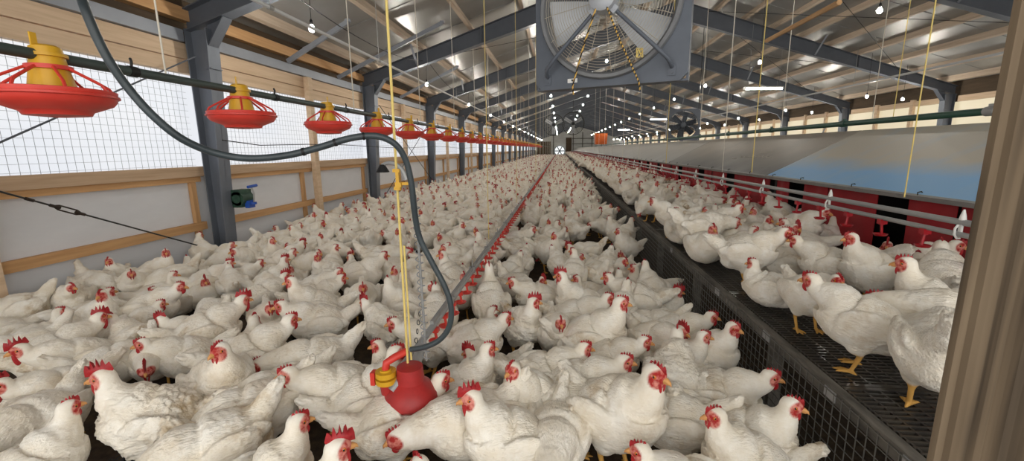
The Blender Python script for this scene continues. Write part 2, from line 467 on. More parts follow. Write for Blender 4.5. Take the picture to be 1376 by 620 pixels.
mb = MB()
for a, b in ((XL - 0.3, XRIDGE), (XRIDGE, XR + 0.3)):
    za, zb = z_sheet(a), z_sheet(b)
    mb.add([(a, Y0, za), (b, Y0, zb), (b, Y1, zb), (a, Y1, za), (a, Y0, za + .04), (b, Y0, zb + .04), (b, Y1, zb + .04), (a, Y1, za + .04)],
           [(0, 1, 2, 3), (7, 6, 5, 4), (0, 4, 5, 1), (2, 6, 7, 3), (0, 3, 7, 4), (1, 5, 6, 2)])
ceiling = struct('ceiling', mb, 'roof', smooth=False)
px = [-4.35 + 1.16 * k for k in range(7)] + [3.45, 3.95] + [11.75 - 0.86 * k for k in range(9)]
for x in px:
    mb = MB(); z = z_top(x) + 0.012
    sl = RS if x < XRIDGE else -RS
    mb.bar((x, Y0, z + PUR_D / 2), (x, Y1, z + PUR_D / 2), 0.075, PUR_D, (-sl, 0, 1))
    mb.build('purlin', 'purlin', ceiling)
# seams of the roof sheets, and the blocking between purlins
mb = MB()
for k in range(44):
    y = -2 + 2.0 * k
    for a, b in ((XL, XRIDGE), (XRIDGE, XR)):
        mb.bar((a, y, z_sheet(a) - .004), (b, y, z_sheet(b) - .004), 0.03, 0.012)
mb.build('sheet_seam', 'galv', ceiling)

# left wall: white boards below, opening with lit curtain above, planks under the eave
mb = MB(); mb.ext((XL - 0.06, Y0, 0), (XL, Y1, 1.2))
struct('wall_left', mb, 'board_white')
mb = MB(); mb.ext((XL - 0.06, Y0, 2.86), (XL, Y1, 3.40))
wtop = struct('wall_left_upper', mb, 'wood_dark')  # shade of the gap above the girt is put into this dark colour
NT = [0]
def trim(mb, m, **k):
    NT[0] += 1
    return struct('trim_%d' % NT[0], mb, m, **k)
mb = MB(); mb.ext((XL + .005, Y0, 0.0), (XL + 0.07, Y1, 0.10)); struct('baseboard_left', mb, 'wood_dark')
BAYS = [(FRAMES[k] , FRAMES[k + 1]) for k in range(17)]
for k, (a, b) in enumerate([(Y0, FRAMES[0])] + BAYS):
    a2, b2 = a + .12, b - .12
    mid = (a + b) / 2
    mb = MB(); mb.ext((XL - .05, a + .003, 1.2), (XL + .09, b, 1.325)); trim(mb, 'sill')          # sill plank
    mb = MB(); mb.ext((XL + .003, a2, 1.13), (XL + .06, b2, 1.197)); trim(mb, 'wood_y')      # batten under it
    mb = MB(); mb.ext((XL + .003, a2, 0.50), (XL + .06, b2, 0.60)); trim(mb, 'wood_y')       # mid rail
    if k < 8:
        for y in (a2 + .05, mid - .28, b2 - .12):
            mb = MB(); mb.ext((XL + .062 if False else XL + .003, y - .035, 0.10), (XL + .055, y + .035, 0.498)); trim(mb, 'wood_z')
            mb = MB(); mb.ext((XL + .003, y - .035, 0.602), (XL + .055, y + .035, 1.128)); trim(mb, 'wood_z')
    mb = MB(); mb.ext((XL - .05, a + .003, 2.49), (XL + .05, b, 2.655)); trim(mb, 'plank')
    mb = MB(); mb.ext((XL - .05, a + .003, 2.67), (XL + .05, b, 2.855)); trim(mb, 'plank')
    mb = MB()                                                                                # steel eave girt
    mb.ext((XL + .01, a2, 2.86), (XL + .03, b2, 3.0)); mb.ext((XL + .03, a2, 2.86), (XL + .11, b2, 2.872)); mb.ext((XL + .03, a2, 2.988), (XL + .11, b2, 3.0))
    mb.ext((XL + .095, a2, 2.872), (XL + .11, b2, 2.988)); trim(mb, 'girt')
    mb = MB(); mb.ext((XL + .003, a + .003, 3.12), (XL + .12, b, 3.27)); trim(mb, 'wood_y')
    # opening
    mb = MB(); mb.ext((XL - .05, a2 - .12, 1.3), (XL - .04, b2 + .12, 2.5))
    w = struct('window_%d' % (k + 1), mb, 'curtain_lit', smooth=False)
    if 1 <= k <= 5 or k == 0:
        mb = MB(); st = 0.076 if k < 3 else 0.10; wr = 0.0026 if k < 3 else 0.004
        y = a2
        while y < b2:
            mb.ext((XL + .02, y - wr / 2, 1.325), (XL + .02 + wr, y + wr / 2, 2.49)); y += st
        z = 1.345
        while z < 2.49:
            mb.ext((XL + .022, a2, z - wr / 2), (XL + .022 + wr, b2, z + wr / 2)); z += st
        mb.build('wire_mesh', 'wire', w, smooth=False)
    if k < 12:
        mb = MB(); mb.ext((XL + .075 if False else XL + .095, mid - .04, 0.0), (XL + .185, mid + .09, 2.84)); trim(mb, 'plank')      # mid-bay stud

# right wall
mb = MB(); mb.ext((XR, Y0, 0), (XR + .06, Y1, 1.2)); struct('wall_right', mb, 'board_white')
mb = MB(); mb.ext((XR, Y0, 2.78), (XR + .06, Y1, 3.40)); struct('wall_right_upper', mb, 'wood_dark')
for k, (a, b) in enumerate(BAYS):
    mid = (a + b) / 2
    mb = MB(); mb.ext((XR + .02, a, 2.05), (XR + .03, b, 2.78)); struct('window_%d' % (k + 31), mb, 'curtain_cream', smooth=False)
    mb = MB(); mb.ext((XR + .02, a, 1.2), (XR + .03, b, 2.05)); struct('window_%d' % (k + 61), mb, 'gap_white', smooth=False)
    for y in (a + 1.6, a + 3.3):
        mb = MB(); mb.ext((XR - .1, y - .07, 0), (XR - .005, y + .07, 3.0)); trim(mb, 'plank')
    mb = MB(); mb.ext((XR - .06, a + .12, 2.78), (XR - .002, b - .12, 2.95)); trim(mb, 'plank')

# far wall with its doors and framing
mb = MB()
mb.add([(XL, Y1, 0), (XR, Y1, 0), (XR, Y1, 3.5), (XRIDGE, Y1, 6.05), (XL, Y1, 3.5), (XL, Y1 + .1, 0), (XR, Y1 + .1, 0), (XR, Y1 + .1, 3.5), (XRIDGE, Y1 + .1, 6.05), (XL, Y1 + .1, 3.5)],
       [(0, 1, 2, 3, 4), (9, 8, 7, 6, 5), (0, 5, 6, 1), (1, 6, 7, 2), (2, 7, 8, 3), (3, 8, 9, 4), (4, 9, 5, 0)])
struct('wall_far', mb, 'wall_far', smooth=False)
mb = MB(); mb.ext((-4.4, Y1 - .1, 0), (-1.7, Y1 - .02, 2.9)); struct('door_1', mb, 'wood_dark')
mb = MB(); mb.ext((1.2, Y1 - .1, 0), (2.3, Y1 - .02, 3.6)); struct('door_2', mb, 'wood_dark')
for x in (-1.2, 2.6, 4.4, 6.2, 8.0):
    mb = MB(); mb.ext((x - .08, Y1 - .14, 0), (x + .08, Y1 - .1 + .08, min(4.6, z_raft(x)))); trim(mb, 'wood_grey')
for z in (2.4, 3.4):
    mb = MB(); mb.ext((2.4, Y1 - .3, z - .07), (9.0, Y1 - .16, z + .07)); trim(mb, 'wood_grey')

# steel portal frames
FR_ORD = ['behind the camera', 'carrying the green winch', 'second along the left wall', 'third along the left wall'] + ['%s along the left wall' % ORD[k] for k in range(3, 16)]
frame_src = None
def i_section(mb, p, q, depth_p, depth_q, width, nrm, tf=.014, tw=.01):
    """I-beam from p to q; nrm = direction of the web depth (p,q lie on the inner flange)"""
    p = np.array(p, float); q = np.array(q, float); nr = np.array(nrm, float)
    a, b = p, q; c, d = p + nr * depth_p, q + nr * depth_q
    for (u, v), s in (((a, b), 1), ((c, d), -1)):
        V = []
        for e, n0 in ((u, p), (v, q)):
            for yy in (-width / 2, width / 2):
                for k in (0, tf): V.append(e + np.array([0, yy, 0]) + nr * k * s)
        mb.add(V, [(0, 1, 3, 2), (4, 6, 7, 5), (0, 4, 5, 1), (2, 3, 7, 6), (0, 2, 6, 4), (1, 5, 7, 3)])
    V = []
    for yy in (-tw / 2, tw / 2): V += [a + [0, yy, 0], b + [0, yy, 0], d + [0, yy, 0], c + [0, yy, 0]]
    mb.add(V, [(0, 1, 2, 3), (7, 6, 5, 4), (0, 4, 5, 1), (1, 5, 6, 2), (2, 6, 7, 3), (3, 7, 4, 0)])
sn, cs = math.sin(math.atan(SLOPE)), math.cos(math.atan(SLOPE))
for k, y in enumerate(FRAMES):
    if k == 0:
        lab = 'dark grey steel portal frame overhead, closest to the hanging fan'
    elif k == 1:
        lab = 'dark grey steel portal frame whose left post carries the green hand winch'
    else:
        lab = 'dark grey steel portal frame, %s beyond the one with the winch' % ORD[k - 2]
    if frame_src is None:
        frame_src = thing('steel_portal_frame', lab, 'roof frame', (0, y, 0), 0, 'steel roof frames')
        for sx, wall in ((1, XL), (-1, XR)):
            mb = MB(); xi = wall + sx * .30
            i_section(mb, (xi - sx * .03, 0, 0.02), (xi + sx * .10, 0, 3.02), .17, .30, .2, (-sx, 0, 0))
            mb.box((xi - sx * .11, 0, .012), (.34, .28, .022)); mb.bar((xi, 0, 2.55), (xi + sx * .1, 0, 2.55), .19, .012, (0, 0, 1))
            mb.build('post', 'steel_lit', frame_src)
            mb = MB()
            xa = wall + sx * .07
            a = (xa, 0, z_raft(xa)); b = (XRIDGE - sx * .002, 0, z_raft(XRIDGE))
            i_section(mb, a, b, z_top(xa) - a[2], z_top(XRIDGE) - b[2], .19, (0, 0, 1))
            mb.box((xa + sx * 2.9, 0, (z_raft(xa + sx * 2.9) + z_top(xa + sx * 2.9)) / 2), (.03, .19, z_top(xa + sx * 2.9) - z_raft(xa + sx * 2.9) - .02), None)
            mb.build('rafter', 'steel', frame_src)
            mb = MB(); mb.prism([(xi + sx * .05, 2.84), (xi + sx * .10, 2.82), (xi + sx * .32, z_raft(xi + sx * .32) + .005), (xi + sx * .05, z_raft(xi + sx * .05) + .005)], .02)
            mb.bar((xi + sx * .09, 0, 2.82), (xi + sx * .33, 0, z_raft(xi + sx * .33) - .004), .16, .012)
            mb.build('haunch', 'steel', frame_src)
        for xb in (-3.3, 7.9):
            sx = 1 if xb < XRIDGE else -1
            for s in (-1, 1):
                mb = MB(); mb.bar((xb, s * .02, z_raft(xb) + .03), (xb + sx * .1, s * .75, z_top(xb + sx * .1) + .02), .05, .008)
                mb.build('flange_brace', 'girt', frame_src)
    else:
        copy_tree(frame_src, (0, y, 0), lab)

# ------------------------------------------------------------------ nest row, with its slatted platform
PLAT_X0, PLAT_X1, PLAT_Z = 1.16, 2.62, 0.50
NEST_X, NEST_XT = 2.62, 3.52
LID_Z0, LID_Z1 = 1.145, 1.665
plat = thing('slatted_platform', 'long raised platform of black plastic slats beside the nest row', 'platform', (PLAT_X0, 0.5, 0))
def P(o): return (o[0] - PLAT_X0, o[1] - 0.5, o[2])
pl_off = (PLAT_X0, 0.5, 0)
def slat_mesh(L, sy, sx):
    mb = MB(); W = PLAT_X1 - PLAT_X0 - .03
    x = .012
    while x < W:
        mb.ext((x - .004, .006, -.028), (x + .004, L - .006, -.002)); x += sx
    y = .012
    while y < L:
        mb.ext((0, y - .0045, -.022), (W, y + .0045, 0)); y += sy
    for y in (.012, L - .012): mb.ext((0, y - .011, -.05), (W, y + .011, 0.001))
    return mb.mesh('slat_panel', 'slat', smooth=False)
sl_near, sl_far = slat_mesh(1.2, .03, .062), slat_mesh(1.2, .06, .125)
for k in range(24):
    o = bpy.data.objects.new('slat_panel', sl_near if k < 5 else sl_far); COL.objects.link(o); o.parent = plat
    o.location = (.03, .1 + 1.205 * k, PLAT_Z)
mb = MB(); mb.ext((PLAT_X0 + .03, .6 + 1.205 * 24, PLAT_Z - .03), (PLAT_X1, Y1 - .5, PLAT_Z)); mb.build('rear_deck', 'slat', plat, off=pl_off)
mb = MB(); mb.ext((PLAT_X0 - .022, .5, PLAT_Z - .055), (PLAT_X0 + .022, Y1 - .5, PLAT_Z + .004)); mb.build('edge_board', 'wood_grey', plat, off=pl_off)
mb = MB(); mb.ext((PLAT_X0 + .7, .5, PLAT_Z - .12), (PLAT_X0 + .75, Y1 - .5, PLAT_Z - .055)); mb.build('joist', 'wood_grey', plat, off=pl_off)
for y in (1.0, 2.4, 3.8, 5.2, 6.6, 8.0, 9.4):
    for x in (PLAT_X0 + .06, PLAT_X1 - .1):
        mb = MB(); mb.box((x, y, (PLAT_Z - .055) / 2), (.06, .06, PLAT_Z - .056)); mb.build('leg', 'wood_grey', plat, off=pl_off)
for k, y in enumerate((1.35, 1.78, 2.35, 3.1, 4.4)):
    mb = MB(); mb.box((PLAT_X0 - .024, y, PLAT_Z - .025), (.004, .075, .042)); mb.build('metal_clip', 'galv', plat, off=pl_off)
mb = MB(); xw = PLAT_X0 - .027
y = .5
while y < 34:
    st = .05 if y < 12 else .1
    mb.ext((xw, y - .0016, .01), (xw + .0032, y + .0016, PLAT_Z - .005)); y += st
z = .03
while z < PLAT_Z - .01:
    mb.ext((xw - .0032, .5, z - .0016), (xw, 34, z + .0016)); z += .046
mb.build('mesh_skirt', 'wire_skirt', plat, smooth=False, off=pl_off)

UNIT = 4.88
YS = [0.70 + UNIT * k for k in range(17)]
lid_tilt = math.atan2(LID_Z1 - LID_Z0, NEST_XT - NEST_X + .12)
def nest_unit(k, y0):
    labs = ['nest box section whose sloping lid is blue along its lower half',
            'nest box section with a grey lid marked by a pale chalk scribble']
    lab = labs[k] if k < 2 else 'grey-lidded nest box section, %s beyond the chalk-marked one' % ORD[k - 2]
    t = thing('nest_box', lab, 'nest box', (NEST_X, y0, PLAT_Z), 0, 'nest boxes in the long row')
    L = UNIT - .012
    # lid: thin tilted board; its own origin is at its lower edge so its colour runs up the slope
    lo = NEST_X - .12; w = math.hypot(NEST_XT - lo, LID_Z1 - LID_Z0)
    mb = MB(); mb.ext((0, .004, -.012), (w, L - .004, .006))
    lid = mb.build('lid', 'lid_blue' if k == 0 else 'lid_grey' if k == 1 else 'lid_pale', t, smooth=False)
    lid.location = (lo - NEST_X, 0, LID_Z0 - PLAT_Z); lid.rotation_euler = (0, -lid_tilt, 0)
    mb = MB(); mb.ext((-.012, .004, -.03), (.012, L - .004, .0065)); mb.build('lid_rail', 'galv', lid, smooth=False)
    if k < 3:
        for yy in (.45, 1.2, 1.9, 2.6, 3.3, 4.1, 4.7):
            mb = MB(); mb.tube([(.0, yy, .004), (.01, yy + .003, .022), (.034, yy + .004, .016), (.036, yy + .004, .007)], .004, 6); mb.build('wire_hook', 'wire_dark', lid)
    if k == 1:
        rr = random.Random(3); pts = []
        for i in range(90):
            s = i / 89
            pts.append((.44 + .02 * math.sin(s * 5) + .035 * math.sin(s * 46) * (0.4 + .6 * math.sin(s * 9) ** 2), .75 + 1.0 * s + .03 * math.cos(s * 46), .0085))
        mb = MB(); mb.tube(pts, .004, 5)
        mb.tube([(.36, 1.75, .0085), (.35, 1.85, .0085), (.37, 1.95, .0085)], .007, 5); mb.tube([(.55, 1.35, .0085), (.6, 1.0, .0085)], .004, 5)
        mb.build('chalk_scribble', 'chalk', lid)
    H = LID_Z0 - PLAT_Z
    mb = MB(); mb.ext((.42, 0, 0), (.44, L, H + .25)); mb.ext((.0, 0, 0), (.42, L, .02)); mb.ext((0, 0, .02), (.42, .015, H - .02)); mb.ext((0, L - .015, .02), (.42, L, H - .02))
    mb.build('box_shell', 'black', t, smooth=False)
    mb = MB(); mb.ext((-.01, 0, .0), (.008, L, .14)); mb.build('front_board', 'wood_dark', t, smooth=False)
    if k < 10:
        yy = .06
        off = {0: .32}.get(k, .1)
        yy = off
        while yy < L - .2:
            b = min(yy + 1.08, L - .05)
            mid = (yy + b) / 2 + .12
            for a2, b2 in ((yy, mid - .012), (mid + .012, b)):
                if b2 - a2 < .1: continue
                n = 16; V = []; F = []
                for i in range(n + 1):
                    f = i / n; y_ = a2 + (b2 - a2) * f
                    wv = .012 * math.sin(f * 9 + k + yy * 3)
                    for zz, am in ((H + .005, .2), (H * .55, .7), (.10, 1.2)):
                        V.append((-.024 + wv * am, y_, zz)); V.append((-.018 + wv * am, y_, zz))
                for i in range(n):
                    for j in range(2):
                        q = i * 6 + j * 2; r = q + 6
                        F += [(q, r, r + 2, q + 2), (q + 1, q + 3, r + 3, r + 1)]
                F += [(0, 2, 3, 1), (2, 4, 5, 3)]; e = n * 6; F += [(e, e + 1, e + 3, e + 2), (e + 2, e + 3, e + 5, e + 4)]
                mb = MB(); mb.add(V, F); mb.build('curtain_flap', 'curtain_red', t)
            yy = b + .32
    else:
        mb = MB(); mb.ext((-.024, .1, .1), (-.016, L - .1, H)); mb.build('curtain_flap', 'curtain_red', t, smooth=False)
    return t
for k, y0 in enumerate(YS): nest_unit(k, y0)

# green pipe along the top of the nest row
t = thing('green_pipe', 'long green pipe running above the top edge of the nest lids', 'pipe', (3.56, 0.7, 1.765))
mb = MB(); mb.tube([(0, 0, 0), (0, 30, 0), (0, 83.0, 0)], .032, 14); mb.build('pipe', 'pipe_green', t)
for k in range(14):
    mb = MB(); mb.tube([(0, 3.4 + 1.9 * k - .045, 0), (0, 3.4 + 1.9 * k + .045, 0)], .04, 12); mb.box((0, 3.4 + 1.9 * k, .045), (.02, .05, .03)); mb.build('coupling', 'pipe_green' if k else 'pipe_grey', t)
for k in range(28):
    mb = MB(); mb.tube([(0, .8 + 2.44 * k, -.03), (-.03, .8 + 2.44 * k, -.105)], .008, 6); mb.build('bracket', 'galv', t)

# ------------------------------------------------------------------ drinker lines
def cup_mesh(big=True):
    mb = MB()
    mb.tube([(0, 0, 0), (0, 0, -.03)], .013, 8); mb.box((0, 0, -.012), (.034, .03, .028))
    mb.tube([(.0, 0, -.03), (.006, 0, -.085)], .0065, 6)
    mb.lathe([(.0, -.098), (.026, -.096), (.034, -.084), (.031, -.083), (.024, -.09), (0, -.092)], 16)
    return mb
PLX, PLZ = 2.08, 1.035
t = thing('nest_drinker_line', 'twin grey drinker pipes hung over the slats before the nests', 'drinker line', (PLX, 0.7, PLZ))
mb = MB(); mb.tube([(0, 0, 0), (0, 40, 0), (0, 83, 0)], .014, 10); mb.build('lower_pipe', 'pipe_grey', t)
mb = MB(); mb.tube([(.012, 0, .062), (.012, 40, .062), (.012, 83, .062)], .0165, 10); mb.build('upper_pipe', 'pipe_grey', t)
cm = cup_mesh().mesh('drinker_cup', 'red_deep')
for k in range(84):
    o = bpy.data.objects.new('drinker_cup', cm); COL.objects.link(o); o.parent = t
    o.scale = (1.2, 1.2, 1.1); o.location = (0, .95 + .335 * k, -.010); o.rotation_euler = (0, 0, PI if k % 2 else 0)
far_cups = MB()
for k in range(84, 240): far_cups.box((0, .95 + .335 * k, -.06), (.05, .03, .09))
tag(far_cups.build('far_drinker_cup', 'red_deep', t, smooth=False), kind='stuff')
mb = MB()
mb.box((.006, 0, .03), (.012, .016, .09)); mb.lathe([(0, .072), (.016, .076), (.012, .10), (.004, .13), (0, .131)], 10, (.008, 0, 0)); mb.tube([(-.008, 0, .05), (-.02, 0, .03), (-.02, 0, .0), (-.004, 0, -.022), (.01, 0, -.022)], .006, 6)
clip = mb.mesh('pipe_clip', 'white_plastic')
for k in range(20):
    o = bpy.data.objects.new('pipe_clip', clip); COL.objects.link(o); o.parent = t; o.location = (0, 1.75 + 1.12 * k, 0)

DLX, DLZ, DLY = -0.72, 0.50, 1.86
t = thing('floor_drinker_line', 'grey drinker pipe with red cups running down the middle of the flock', 'drinker line', (DLX, DLY, DLZ))
mb = MB(); mb.tube([(0, .0, .0), (0, 40, 0), (0, 83, 0)], .019, 12); mb.tube([(0, -.06, .0), (0, .06, 0)], .023, 12); mb.build('pipe', 'pipe_grey', t)
mb = MB(); mb.box((0, 41.7, .026), (.02, 82.6, .022)); mb.build('stiffener_rail', 'galv', t)
cm2 = cup_mesh().mesh('drinker_cup', 'red')
for k in range(96):
    o = bpy.data.objects.new('drinker_cup', cm2); COL.objects.link(o); o.parent = t
    o.location = (.012, .42 + .215 * k, -.012); o.rotation_euler = (0, 0, 0)
    o.scale = (1.25, 1.25, .9)
far_cups = MB()
for k in range(96, 380): far_cups.box((.012, .42 + .215 * k, -.05), (.06, .04, .09))
tag(far_cups.build('far_drinker_cup', 'red', t, smooth=False), kind='stuff')
for k in range(24):
    mb = MB(); y = .82 + .75 * k if k < 6 else 5.3 + 3 * (k - 6)
    mb.box((0, y, .012), (.05, .035, .05)); mb.tube([(0, y, .035), (0, y, .07), (0, y + .01, .085)], .004, 6); mb.build('hanger_clip', 'galv', t)

# red bell regulator at the near end of the floor line
pr = onz(556, 505, 0.43)
t = thing('pressure_regulator', 'red bell-shaped pressure regulator with yellow collar at the drinker pipe end', 'regulator', (DLX + .045, DLY - .10, .325))
t.scale = (1.28, 1.28, 1.22)
mb = MB()
mb.lathe([(0, -.035), (.028, -.033), (.032, -.006), (.05, .006), (.086, .02), (.098, .036), (.094, .062), (.075, .088), (.05, .108), (.046, .165), (0, .17)], 28)
bell = mb.build('bell', 'bell_red', t)
mb = MB(); mb.tube([(-.075, -.02, .07), (-.078, -.025, .115)], .027, 14); mb.build('inlet_cup', 'bell_red', t)
mb = MB(); mb.ring([(.022, .115), (.037, .112), (.037, .13), (.022, .13)], 20, (-.08, -.025, 0)); mb.ring([(.022, .14), (.036, .138), (.036, .158), (.022, .158)], 20, (-.08, -.025, 0)); mb.tube([(-.08, -.025, .105), (-.08, -.025, .165)], .021, 12)
mb.build('collar', 'yellow', t)
mb = MB(); mb.tube([(-.08, -.025, .16), (-.075, -.025, .19), (-.05, -.01, .205), (-.02, .03, .21)], .014, 10); mb.tube([(-.115, -.025, .125), (-.085, -.025, .125)], .012, 8); mb.box((-.125, -.025, .128), (.016, .03, .05))
mb.build('valve', 'red', t)
mb = MB(); mb.tube([(.0, .02, .12), (.0, .11, .165)], .02, 12); mb.tube([(-.055, -.045, .09), (-.02, .0, .13)], .016, 10); mb.build('outlet_pipe', 'galv', t)

# ------------------------------------------------------------------ feed line with pans along the left side
FX, FZ = -2.0, 1.88
t = thing('feed_pipe', 'dark green feed pipe carrying the row of red pan feeders', 'pipe', (FX, 0.6, FZ))
mb = MB(); mb.tube([(0, 0, 0), (0, 40, 0), (0, 83, 0)], .0215, 12); mb.build('tube', 'pipe_dark', t)
for k in range(16):
    y = 1.32 + 1.038 * k
    mb = MB(); mb.tube([(0, y - .02, 0), (0, y + .02, 0)], .025, 12); mb.tube([(0, y, .02), (.004, y, .045), (-.006, y + .006, .06)], .006, 6); mb.build('pipe_clamp', 'black', t)
def make_pan(label):
    t = thing('pan_feeder', label, 'feeder', (FX, 0, FZ), 0, 'pan feeders on the feed pipe')
    mb = MB()
    mb.lathe([(0, -.225), (.035, -.232), (.10, -.226), (.108, -.212), (.125, -.205), (.172, -.185), (.186, -.168), (.192, -.130), (.185, -.128), (.176, -.16), (.12, -.19), (0, -.195)], 40)
    mb.ring([(.19, -.158), (.198, -.155), (.197, -.147), (.19, -.145)], 40)
    pan = mb.build('pan', 'red', t)
    mb = MB(); mb.lathe([(.0, -.19), (.078, -.188), (.074, -.13), (.056, -.035), (.052, .0), (.047, .032), (.034, .04), (0, .041)], 24)
    mb.ring([(.05, -.005), (.062, -.004), (.062, .008), (.05, .01)], 24); mb.box((-.0, -.035, .055), (.006, .022, .05))
    mb.build('hopper', 'yellow', t)
    mb = MB()
    mb.ring([(.055, -.052), (.07, -.052), (.07, -.036), (.055, -.036)], 28)
    for i in range(8):
        a = 2 * PI * i / 8 + .3; c, s = math.cos(a), math.sin(a)
        mb.tube([(c * .064, s * .064, -.044), (c * .152, s * .152, -.096), (c * .170, s * .170, -.108), (c * .186, s * .186, -.138)], .0058, 6)
    mb.build('spoke_grill', 'red', t)
    return t
pan0 = None
for k in range(44):
    y = 0.545 + 1.038 * (k + 1) if k < 40 else 43 + 3 * (k - 40)
    y = 1.575 + 1.038 * k
    lab = 'red and yellow pan feeder, the %s on the feed pipe from the near end' % (ORD[k] if k < 30 else 'x')
    if k == 0: lab = 'biggest red and yellow pan feeder, first on the feed pipe'
    if k >= 16: lab = 'small red pan feeder in the crowded far run of the feed pipe'
    if pan0 is None:
        pan0 = make_pan(lab); pan0.location = (FX, y, FZ)
    else:
        copy_tree(pan0, (FX, y, FZ), lab, 0.37 * k)

# wire-grilled feeder trough on the floor under it
t = thing('trough_feeder', 'black floor trough with a wire grill between the hens', 'feeder', (-1.93, 1.2, 0))
mb = MB(); V = []
prof = [(-.055, .12), (-.04, .05), (.04, .05), (.055, .12), (.061, .12), (.046, .044), (-.046, .044), (-.061, .12)]
for yy in (0, 14): V += [(x, yy, z) for x, z in prof]
F = [(i, (i + 1) % 8, 8 + (i + 1) % 8, 8 + i) for i in range(8)]
F += [(0, 1, 6, 7), (1, 2, 5, 6), (2, 3, 4, 5), (8, 15, 14, 9), (9, 14, 13, 10), (10, 13, 12, 11)]
mb.add(V, F); mb.build('channel', 'black', t, smooth=False)
for k in range(8):
    mb = MB(); mb.box((0, .3 + 1.9 * k, .022), (.1, .04, .044)); mb.build('foot', 'black', t)
mb = MB()
for k in range(0, 120):
    y = .02 + .085 * k
    mb.tube([(-.058, y, .12), (-.03, y, .175), (.03, y, .175), (.058, y, .12)], .0018, 4)
for x, z in ((-.03, .177), (.03, .177), (0, .178), (-.045, .15), (.045, .15)): mb.tube([(x, 0, z), (x, 10.2, z)], .0018, 4)
mb.build('wire_grill', 'wire_dark', t, smooth=False)

# ------------------------------------------------------------------ circulation fan
FC = ony(818, 6, 2.9)
t = thing('circulation_fan', 'large square grey circulation fan hung overhead near the camera', 'fan', tuple(FC), math.radians(-20))
FS = .48 / .555
t.scale = (FS, FS, FS)
Rf = np.array([[1, 0, 0], [0, 0, -1], [0, 1, 0]], float)     # lathe axis z -> -y (towards the viewer)
def sq_ring(mb, half, rad, y0, y1, n=64):
    A = np.arange(n) * 2 * PI / n + PI / n
    V = []
    for y in (y0, y1):
        for a in A:
            c, s = math.cos(a), math.sin(a); k = half / max(abs(c), abs(s))
            # rounded corners
            x, z = c * k, s * k
            V.append((x, y, z))
        for a in A: V.append((rad * math.cos(a), y, rad * math.sin(a)))
    F = []
    for i in range(n):
        j = (i + 1) % n
        F += [(i, j, n + j, n + i), (2 * n + i, 3 * n + i, 3 * n + j, 2 * n + j), (i, 2 * n + i, 2 * n + j, j), (n + i, n + j, 3 * n + j, 3 * n + i)]
    mb.add(V, F)
HF = .555
mb = MB(); sq_ring(mb, HF, .485, -.015, .015)
for s in (-1, 1):
    mb.ext((-HF, .016, s * HF - .014 if s > 0 else s * HF), (HF, .10, s * HF if s > 0 else s * HF + .014))
    mb.ext((s * HF - .014 if s > 0 else s * HF, .016, -HF + .015), (s * HF if s > 0 else s * HF + .014, .10, HF - .015))
mb.build('housing', 'fan_grey', t, smooth=False)
mb = MB(); mb.ring([(.462, .03), (.478, .05), (.500, .052), (.508, .04), (.508, .016), (.487, -.10), (.477, -.10), (.462, 0)], 64, (0, 0, 0), Rf); mb.build('bell_mouth', 'fan_ring', t)
mb = MB()
for k in range(20):
    r = .10 + .0185 * k
    y = -.05 - .05 * math.sqrt(max(0, 1 - (r / .47) ** 2))
    a = np.arange(49) * 2 * PI / 48
    mb.tube([(r * math.cos(q), y, r * math.sin(q)) for q in a], .0016, 4, cap=False)
for k in range(16):
    q = 2 * PI * k / 16 + .1
    mb.tube([(r * math.cos(q), -.053 - .05 * math.sqrt(max(0, 1 - (r / .47) ** 2)), r * math.sin(q)) for r in (.09, .2, .3, .4, .466)], .0022, 4)
mb.build('wire_guard', 'guard_wire', t)
for k, q in enumerate((-35, -172, 75, 20)):
    q = math.radians(q)
    n1, n2 = 8, 6; V = []
    for i in range(n1 + 1):
        r = .09 + .36 * i / n1
        wd = .10 + .21 * (i / n1) ** .8
        for j in range(n2 + 1):
            s = (j / n2 - .5) * wd
            y = .07 + s * .42 + .02 * math.cos(j / n2 * PI) * i / n1
            V.append((r * math.cos(q) - s * math.sin(q), y, r * math.sin(q) + s * math.cos(q)))
    N1 = len(V); V += [(a, b + .005, c) for a, b, c in V]
    F = []
    for i in range(n1):
        for j in range(n2):
            a = i * (n2 + 1) + j; b2 = a + n2 + 1
            F += [(a, a + 1, b2 + 1, b2), (N1 + a, N1 + b2, N1 + b2 + 1, N1 + a + 1)]
    for i in range(n1):
        for j in (0, n2):
            a = i * (n2 + 1) + j; b2 = a + n2 + 1; F.append((a, b2, N1 + b2, N1 + a))
    for j in range(n2):
        for i in (0, n1):
            a = i * (n2 + 1) + j; F.append((a, a + 1, N1 + a + 1, N1 + a))
    mb = MB(); mb.add(V, F); mb.build('blade', 'blade', t, angle=60)
mb = MB(); mb.lathe([(.0, .215), (.06, .213), (.09, .195), (.092, .05), (.05, .03), (.05, -.08), (0, -.08)], 28, (0, 0, 0), Rf)
for k in range(4):
    q = PI / 4 + k * PI / 2
    mb.box((.098 * math.cos(q), -.13, .098 * math.sin(q)), (.05, .03, .05), np.array([[math.cos(q), 0, -math.sin(q)], [0, 1, 0], [math.sin(q), 0, math.cos(q)]]))
    mb.tube([(.105 * math.cos(q), -.15, .105 * math.sin(q)), (.105 * math.cos(q), -.14, .105 * math.sin(q))], .01, 8)
mb.build('motor', 'motor', t)
for sx in (-1, 1):
    for sz in (-1, 1):
        mb = MB(); mb.tube([(sx * .075, -.12, sz * .075), (sx * .36, -.12, sz * .35), (sx * .43, -.105, sz * .42), (sx * .45, -.05, sz * .455), (sx * .45, -.016, sz * .465)], .014, 10)
        mb.box((sx * .452, -.02, sz * .485), (.05, .008, .07)); mb.tube([(sx * .452, -.03, sz * .50), (sx * .452, -.02, sz * .50)], .009, 8)
        mb.build('motor_strut', 'fan_grey', t)
